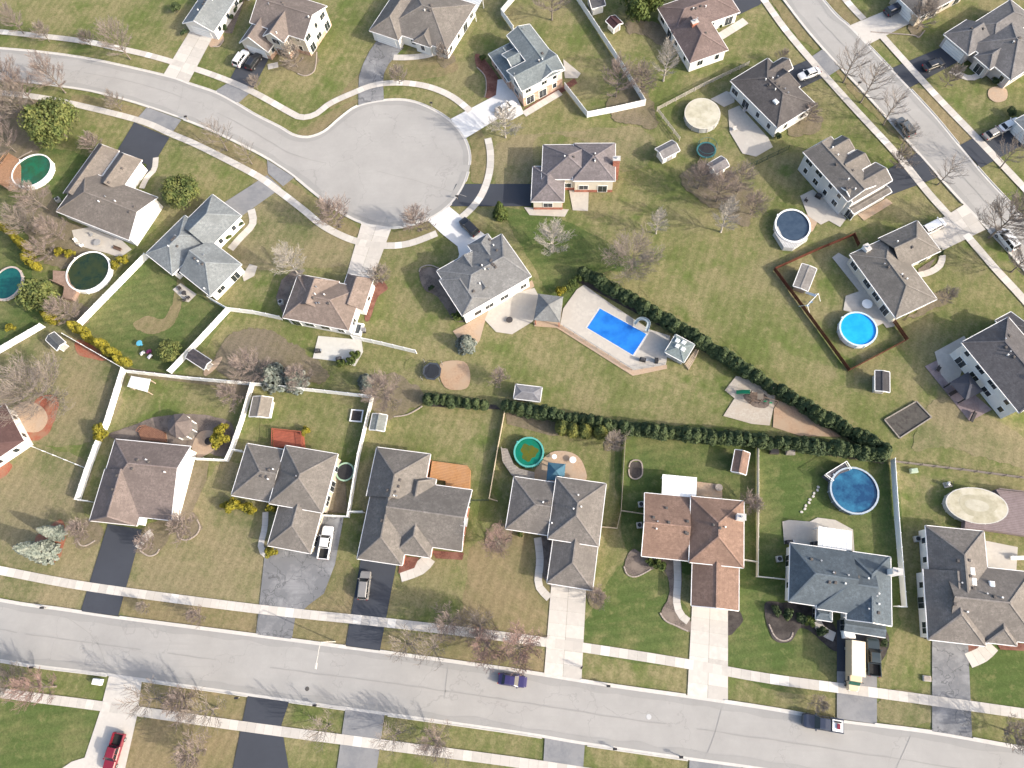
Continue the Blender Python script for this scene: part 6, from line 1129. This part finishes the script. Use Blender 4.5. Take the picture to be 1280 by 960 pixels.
# play set
p = P(942, 499); WOOD_D = mat('dark_play_wood', (.15, .11, .085), (.09, .065, .05), 2.5, .9); th = thing('play_set', 'wooden climbing frame with a green slide on the sand area', 'play set', p); GRN = mat('slide_green', (.02, .28, .12), None, 2, .3)
tw = MB()
for sx in (-.8, .8):
    for sy in (-.8, .8): tw.box(p+V((sx, sy, 0)), .12, .12, 2.6)
tw.box(p+V((0, 0, 1.3)), 1.75, 1.75, .12); tw.build('tower', WOOD_D, th)
rf = MB(); rf.poly([p+V((-.1, -.9, 2.6)), p+V((.95, -.9, 2.6)), p+V((.95, 0, 3.2)), p+V((-.1, 0, 3.2))]); rf.poly([p+V((.95, .9, 2.6)), p+V((-.1, .9, 2.6)), p+V((-.1, 0, 3.2)), p+V((.95, 0, 3.2))]); rf.build('canopy', mat('grey_tarp', (.12, .105, .09)), th)
s0, s1 = p+V((-.9, .9, 1.5)), P(920, 491)+V((0, 0, .25)); sp_ = MB(); mids = smooth([s0, s0.lerp(s1, .5)+V((0, 0, .1)), s1], False, 5)
for a, b in zip(mids, mids[1:]): sp_.beam(a, b, .6, .06); n_ = V((-(b-a).y, (b-a).x, 0)).normalized()*.3; sp_.beam(a+n_+V((0, 0, .1)), b+n_+V((0, 0, .1)), .06, .22); sp_.beam(a-n_+V((0, 0, .1)), b-n_+V((0, 0, .1)), .06, .22)
sp_.build('slide', GRN, th); sw = MB(); a, b = p+V((.85, -.3, 2.3)), p+V((3.6, -1.2, 2.3)); sw.beam(a, b, .14, .14)
for e in (-.7, .7): sw.beam(b, V((b.x+e*.4, b.y+e*1.0, 0)), .1, .1)
sw.build('swing_beam', WOOD_D, th)
for k in (.35, .7):
    c = a.lerp(b, k); s = MB(); s.tube([c+V((-.2, 0, 0)), c+V((-.2, 0, -1.7))], .015, 4); s.tube([c+V((.2, 0, 0)), c+V((.2, 0, -1.7))], .015, 4); s.box(c+V((0, 0, -1.75)), .5, .22, .05); s.build('swing', GRN, th)
p = P(1013, 380); th = thing('swing_set', 'white and blue metal swing set inside the red-brown fence', 'swing set', p); fr = MB(); a, b = p+V((-1.3, -1.1, 1.9)), p+V((1.0, 1.2, 1.9)); fr.tube([a, b], .05)
for e in (a, b): fr.tube([e, V((e.x+.9, e.y-.7, 0))], .05); fr.tube([e, V((e.x-.9, e.y+.7, 0))], .05)
fr.build('frame', WHITE, th); BLU = mat('toy_blue', (.08, .22, .42), None, 3, .4)
for k in (.25, .55): c = a.lerp(b, k); s = MB(); s.tube([c+V((-.2, 0, 0)), c+V((-.2, 0, -1.4))], .02, 4); s.tube([c+V((.2, 0, 0)), c+V((.2, 0, -1.4))], .02, 4); s.box(c+V((0, 0, -1.45)), .55, .28, .06); s.build('swing', BLU, th)
s0, s1 = b+V((-.3, -.2, -.5)), b+V((-1.6, 1.2, -1.7)); sd = MB(); sd.beam(s0, s1, .55, .06); sd.build('slide', mat('pale_blue_plastic', (.5, .6, .7)), th)
for k, (dx, dy, cc, hh, nm) in enumerate(((0, 0, (.10, .38, .52), .9, 'round blue toy table in the toy pile behind the golden row'), (10, 9, (.22, .04, .12), .7, 'dark red toy car in the toy pile behind the golden row'), (2, 11, (.6, .6, .58), .6, 'white toy bench in the toy pile behind the golden row'), (11, 15, (.55, .55, .6), .5, 'pale toy crate in the toy pile behind the golden row'))):
    p = P(177+dx, 431+dy); th = thing('garden_toy', nm, 'toy', p); m = mat('toy_%d' % k, cc, None, 3, .5)
    if k == 0: MB().lathe(p, [(.55, hh-.08), (.6, hh-.04), (.6, hh), (.5, hh+.02)], 18).build('table_top', m, th); MB().lathe(p, [(.25, 0), (.12, .1), (.12, hh-.08)], 10).build('base', m, th)
    else: MB().box(p+V((0, 0, .15)), 1.0, .6, hh*.5, .3*k, .08).build('body', m, th); MB().box(p+V((.1, 0, .15+hh*.5)), .55, .5, hh*.4, .3*k, .1).build('top_shell', m, th); MB().tube([p+V((-.3, -.35, .15)), p+V((-.3, .35, .15))], .15, 10).build('wheel', BLACK, th); MB().tube([p+V((.3, -.35, .15)), p+V((.3, .35, .15))], .15, 10).build('wheel', BLACK, th)
# raised sandbox and garden bed edging
p = P(446, 520); th = thing('sandbox', 'square white framed sandbox with dark soil on the lawn', 'sandbox', p); az = -.1; MB().box(p, 2.1, 2.1, .12, az).build('soil', MULCH_D, th)
for s in (-1, 1): MB().box(p+V((-math.sin(az)*s*1.08, math.cos(az)*s*1.08, 0)), 2.4, .2, .3, az).build('board', TRIM, th); MB().box(p+V((math.cos(az)*s*1.08, math.sin(az)*s*1.08, 0)), .2, 1.96, .3, az).build('board', TRIM, th)
q = PP([(1105, 525), (1145, 502), (1164, 522), (1124, 548)]); c = sum(q, V((0, 0, 0)))/4; th = thing('garden_bed', 'grey timber edging round the bare soil vegetable bed', 'garden bed', c)
for i in range(4): MB().beam(q[i-1]+V((0, 0, .12)), q[i]+V((0, 0, .12)), .2, .26).build('board', WOOD_G, th)
# patio furniture
def ptable(px, r, lb, m, h=.72): p = P(*px); p.z = .06; th = thing('patio_table', lb, 'table', p); MB().lathe(p, [(r, h-.04), (r, h), (r*.9, h+.01)], 20).build('table_top', m, th); MB().lathe(p, [(r*.45, 0), (.07, .06), (.05, h-.04)], 10).build('pedestal', m, th)
def pchair(px, az, lb, m, g=None, w=.6):
    p = P(*px); p.z = .06; th = thing('patio_chair', lb, 'chair', p, g); MB().box(p+V((0, 0, .36)), w, .58, .09, az, .02).build('seat', m, th); MB().box(p+V((-math.sin(az)*.28, math.cos(az)*.28, .42)), w, .08, .5, az, .02).build('backrest', m, th)
    for sx in (-.45, .45):
        for sy in (-.24, .24): MB().box(p+V((math.cos(az)*sx*w-math.sin(az)*sy, math.sin(az)*sx*w+math.cos(az)*sy, 0)), .05, .05, .36, az).build('leg', m, th)
def grill(px, az, lb): p = P(*px); p.z = .06; th = thing('barbecue_grill', lb, 'grill', p); MB().box(p+V((0, 0, .1)), 1.2, .6, .75, az, .02).build('cabinet', BLACK, th); MB().box(p+V((0, 0, .86)), .8, .58, .3, az, .12).build('lid', mat('grill_lid', (.06, .06, .065), None, 4, .3), th); MB().box(p+V((math.cos(az)*.75, math.sin(az)*.75, .8)), .3, .5, .04, az).build('side_shelf', STEEL, th)
def acunit(px, az, lb): p = P(*px); th = thing('air_conditioner', lb, 'air conditioner', p); MB().box(p, .95, .95, .85, az, .06).build('cabinet', mat('ac_grey', (.42, .42, .41), (.34, .34, .33), 6, .5), th); MB().lathe(p+V((0, 0, .852)), [(.36, 0), (.36, .02), (.05, .03)], 16).build('fan_grille', BLACK, th)
for px, az, lb in (((1145, 674), .1, 'grey air conditioner against the large grey house side wall'), ((973, 699), .1, 'grey air conditioner beside the slate blue house wall'), ((799, 657), .1, 'grey air conditioner beside the terracotta house wall, lower of two boxes'), ((801, 631), .1, 'white air conditioner beside the terracotta house wall by the fence gate'), ((117, 254), .5, ''), ((74, 251), .6, 'white air conditioner at the taupe house side by the brush'), ((352, 379), .2, 'white air conditioner at the brown roofed house shaded side'), ((1225, 515), .6, '')):
    if lb: acunit(px, az, lb)
DK, WI, BRN, GRY = mat('dark_wicker', (.035, .032, .035), (.06, .055, .055), 5, .8), WHITE, mat('brown_wicker', (.13, .085, .06), (.09, .055, .04), 5, .8), mat('grey_fabric', (.3, .3, .3), (.24, .24, .24), 5, .9)
ptable((637, 401), .65, 'dark round fire table in the middle of the rear patio', DK, .45); ptable((693, 572), .45, 'white round table on the tan paver patio', TRIM); ptable((716, 576), .6, 'larger white table by the blue canopy', TRIM); ptable((898, 610), .65, 'dark round fire pit with a pale ring on the paver corner', EDGE, .4)
ptable((124, 305), .75, 'grey round table on the taupe house patio', GRY); ptable((1082, 382), .95, 'white square hot tub like table by the bright blue pool', WI); ptable((1213, 487), .7, '', GRY) if 0 else None; ptable((262, 552), .75, 'dark stone fire ring on the brown patio circle', MULCH_D, .4)
ptable((232, 368), .5, 'small dark table on the grey patio pad', DK)
for px, az, lb in (((226, 362), .5, 'dark chair on the grey patio pad by the house wall'), ((237, 373), 2.2, 'dark chair on the grey patio pad by the lawn edge'), ((232, 376), 3.4, 'dark chair at the low corner of the grey patio pad'), ((96, 302), .5, 'white metal chair on the taupe house patio'), ((104, 308), 2, 'second white metal chair nearer the olive pool'), ((116, 295), .2, 'grey chair beside the patio grill shadow')): pchair(px, az, lb, DK if 'dark' in lb else (WI if 'white' in lb else GRY))
pchair((148, 312), -.4, 'brown wicker sofa on the taupe house patio', BRN, None, 2.0); pchair((1198, 450), -.6, 'dark sofa against the white two storey wall', DK, None, 1.9); pchair((1172, 462), .9, 'dark wicker chair on the purple paver patio', DK, None, 1.0); pchair((1215, 522), 1.0, 'dark lounger at the end of the purple paver patio', DK, None, 2.0)
pchair((1190, 492), .5, 'dark bench under the slate gazebo edge', DK, None, 1.6); pchair((455, 440), 0, '', DK) if 0 else None; pchair((933, 138), .6, 'pale sofa by the dark grey house wall', mat('pale_cushion', (.52, .5, .48)), None, 1.9); pchair((918, 163), .3, 'pale lounge chair on the grey patio by the beige pool', mat('pale_cushion'), None, .8)
pchair((1002, 268), .8, 'dark chair at the corner of the two storey house patio', DK); pchair((1007, 252), .8, 'dark chair on the far edge of the two storey house patio', DK); pchair((1270, 698), 0, 'white framed bench on the concrete patio by the purple deck', WI, None, 2.2)
grill((425, 450), .2, 'black grill on the white rear patio'); grill((1078, 348), -.7, 'long black grill by the grey-tan house wall'); grill((398, 440), .1, 'grill with a white cover on the rear patio corner'); grill((1017, 680), .1, 'black grill beside the white patio cover'); grill((985, 678), .1, 'dark grill at the slate house rear corner'); grill((803, 451), -.3, 'dark grill near the pool deck bottom corner'); grill((1022, 247), -.7, 'dark grill at the two storey house rear wall')
for px, lb, m in (((820, 452), 'black bin at the pool deck edge', BLACK), ((1160, 787), 'black wheeled bin at the large grey house corner', BLACK), ((1157, 795), 'second black bin beside the cracked drive', BLACK), ((456, 414), 'dark grey bin at the brown house side wall', mat('bin_grey', (.2, .2, .21))), ((1093, 600), 'dark bin', BLACK)):
    if len(lb.split()) < 4: continue
    p = P(*px); th = thing('wheeled_bin', lb, 'bin', p); MB().loft([[p+V((x*k, y*k, z)) for x, y in ((-.32, -.36), (.32, -.36), (.32, .36), (-.32, .36))] for k, z in ((.8, .08), (1, 1.0))]).build('body', m, th); MB().box(p+V((0, 0, 1.0)), .7, .78, .08, 0, .03).build('lid', m, th); MB().tube([p+V((-.3, -.34, .12)), p+V((.3, -.34, .12))], .12, 10).build('wheel', RUBBER, th)
p = P(449, 413); th = thing('hot_tub', 'white rimmed hot tub against the brown roofed house wall', 'hot tub', p); MB().box(p, 1.5, 2.6, .75, -.2, .08).build('shell', WHITE, th); MB().box(p+V((0, 0, .752)), .8, 1.9, .03, -.2).build('water_surface', water('tub_water', (.03, .04, .05), (.05, .06, .07)), th)
p = P(968, 574); 
for px, lb in (((967, 565), 'dark compost box by the hedge fence'), ((987, 566), 'pale topped compost box by the hedge fence')):
    p = P(*px); th = thing('compost_box', lb, 'box', p); MB().box(p, 1.5, .9, .7, -.05, .04).build('crate', WOOD_G if 'pale' in lb else MULCH_D, th); MB().box(p+V((0, 0, .71)), 1.3, .7, .06, -.05).build('lid', WOOD_G if 'pale' in lb else BLACK, th)

for k in range(9):
    p = P(1002+k*2.6+(k % 2)*1.5, 640-k*3.9); p.z = 0; sn_ = MB().lathe(p, [(.27, 0), (.27, .05), (.22, .065)], 9, (1, .8), k*.7).build('stepping_stone', CONC, None, False, p); tag(sn_, 'pale stepping stone in the curved line across the deep blue pool lawn', 'stepping stone', 'stepping stones on the lawn')
p = P(1184, 606); th = thing('pool_pump', 'grey pump and filter unit at the end of the oval pool', 'pool pump', p); MB().box(p, 1.3, .9, .15, .2).build('base', CONC, th); MB().lathe(p+V((-.25, 0, .15)), [(.34, 0), (.36, .6), (.28, .85), (.1, .95)], 14).build('filter_tank', STEEL, th); MB().tube([p+V((.1, .1, .35)), p+V((.6, .1, .35))], .16, 10).build('pump_motor', BLACK, th); MB().tube([p+V((-.2, .2, .5)), p+V((.9, .5, .6)), P(1190, 612, .7)], .05, 6).build('hose', BLACK, th)
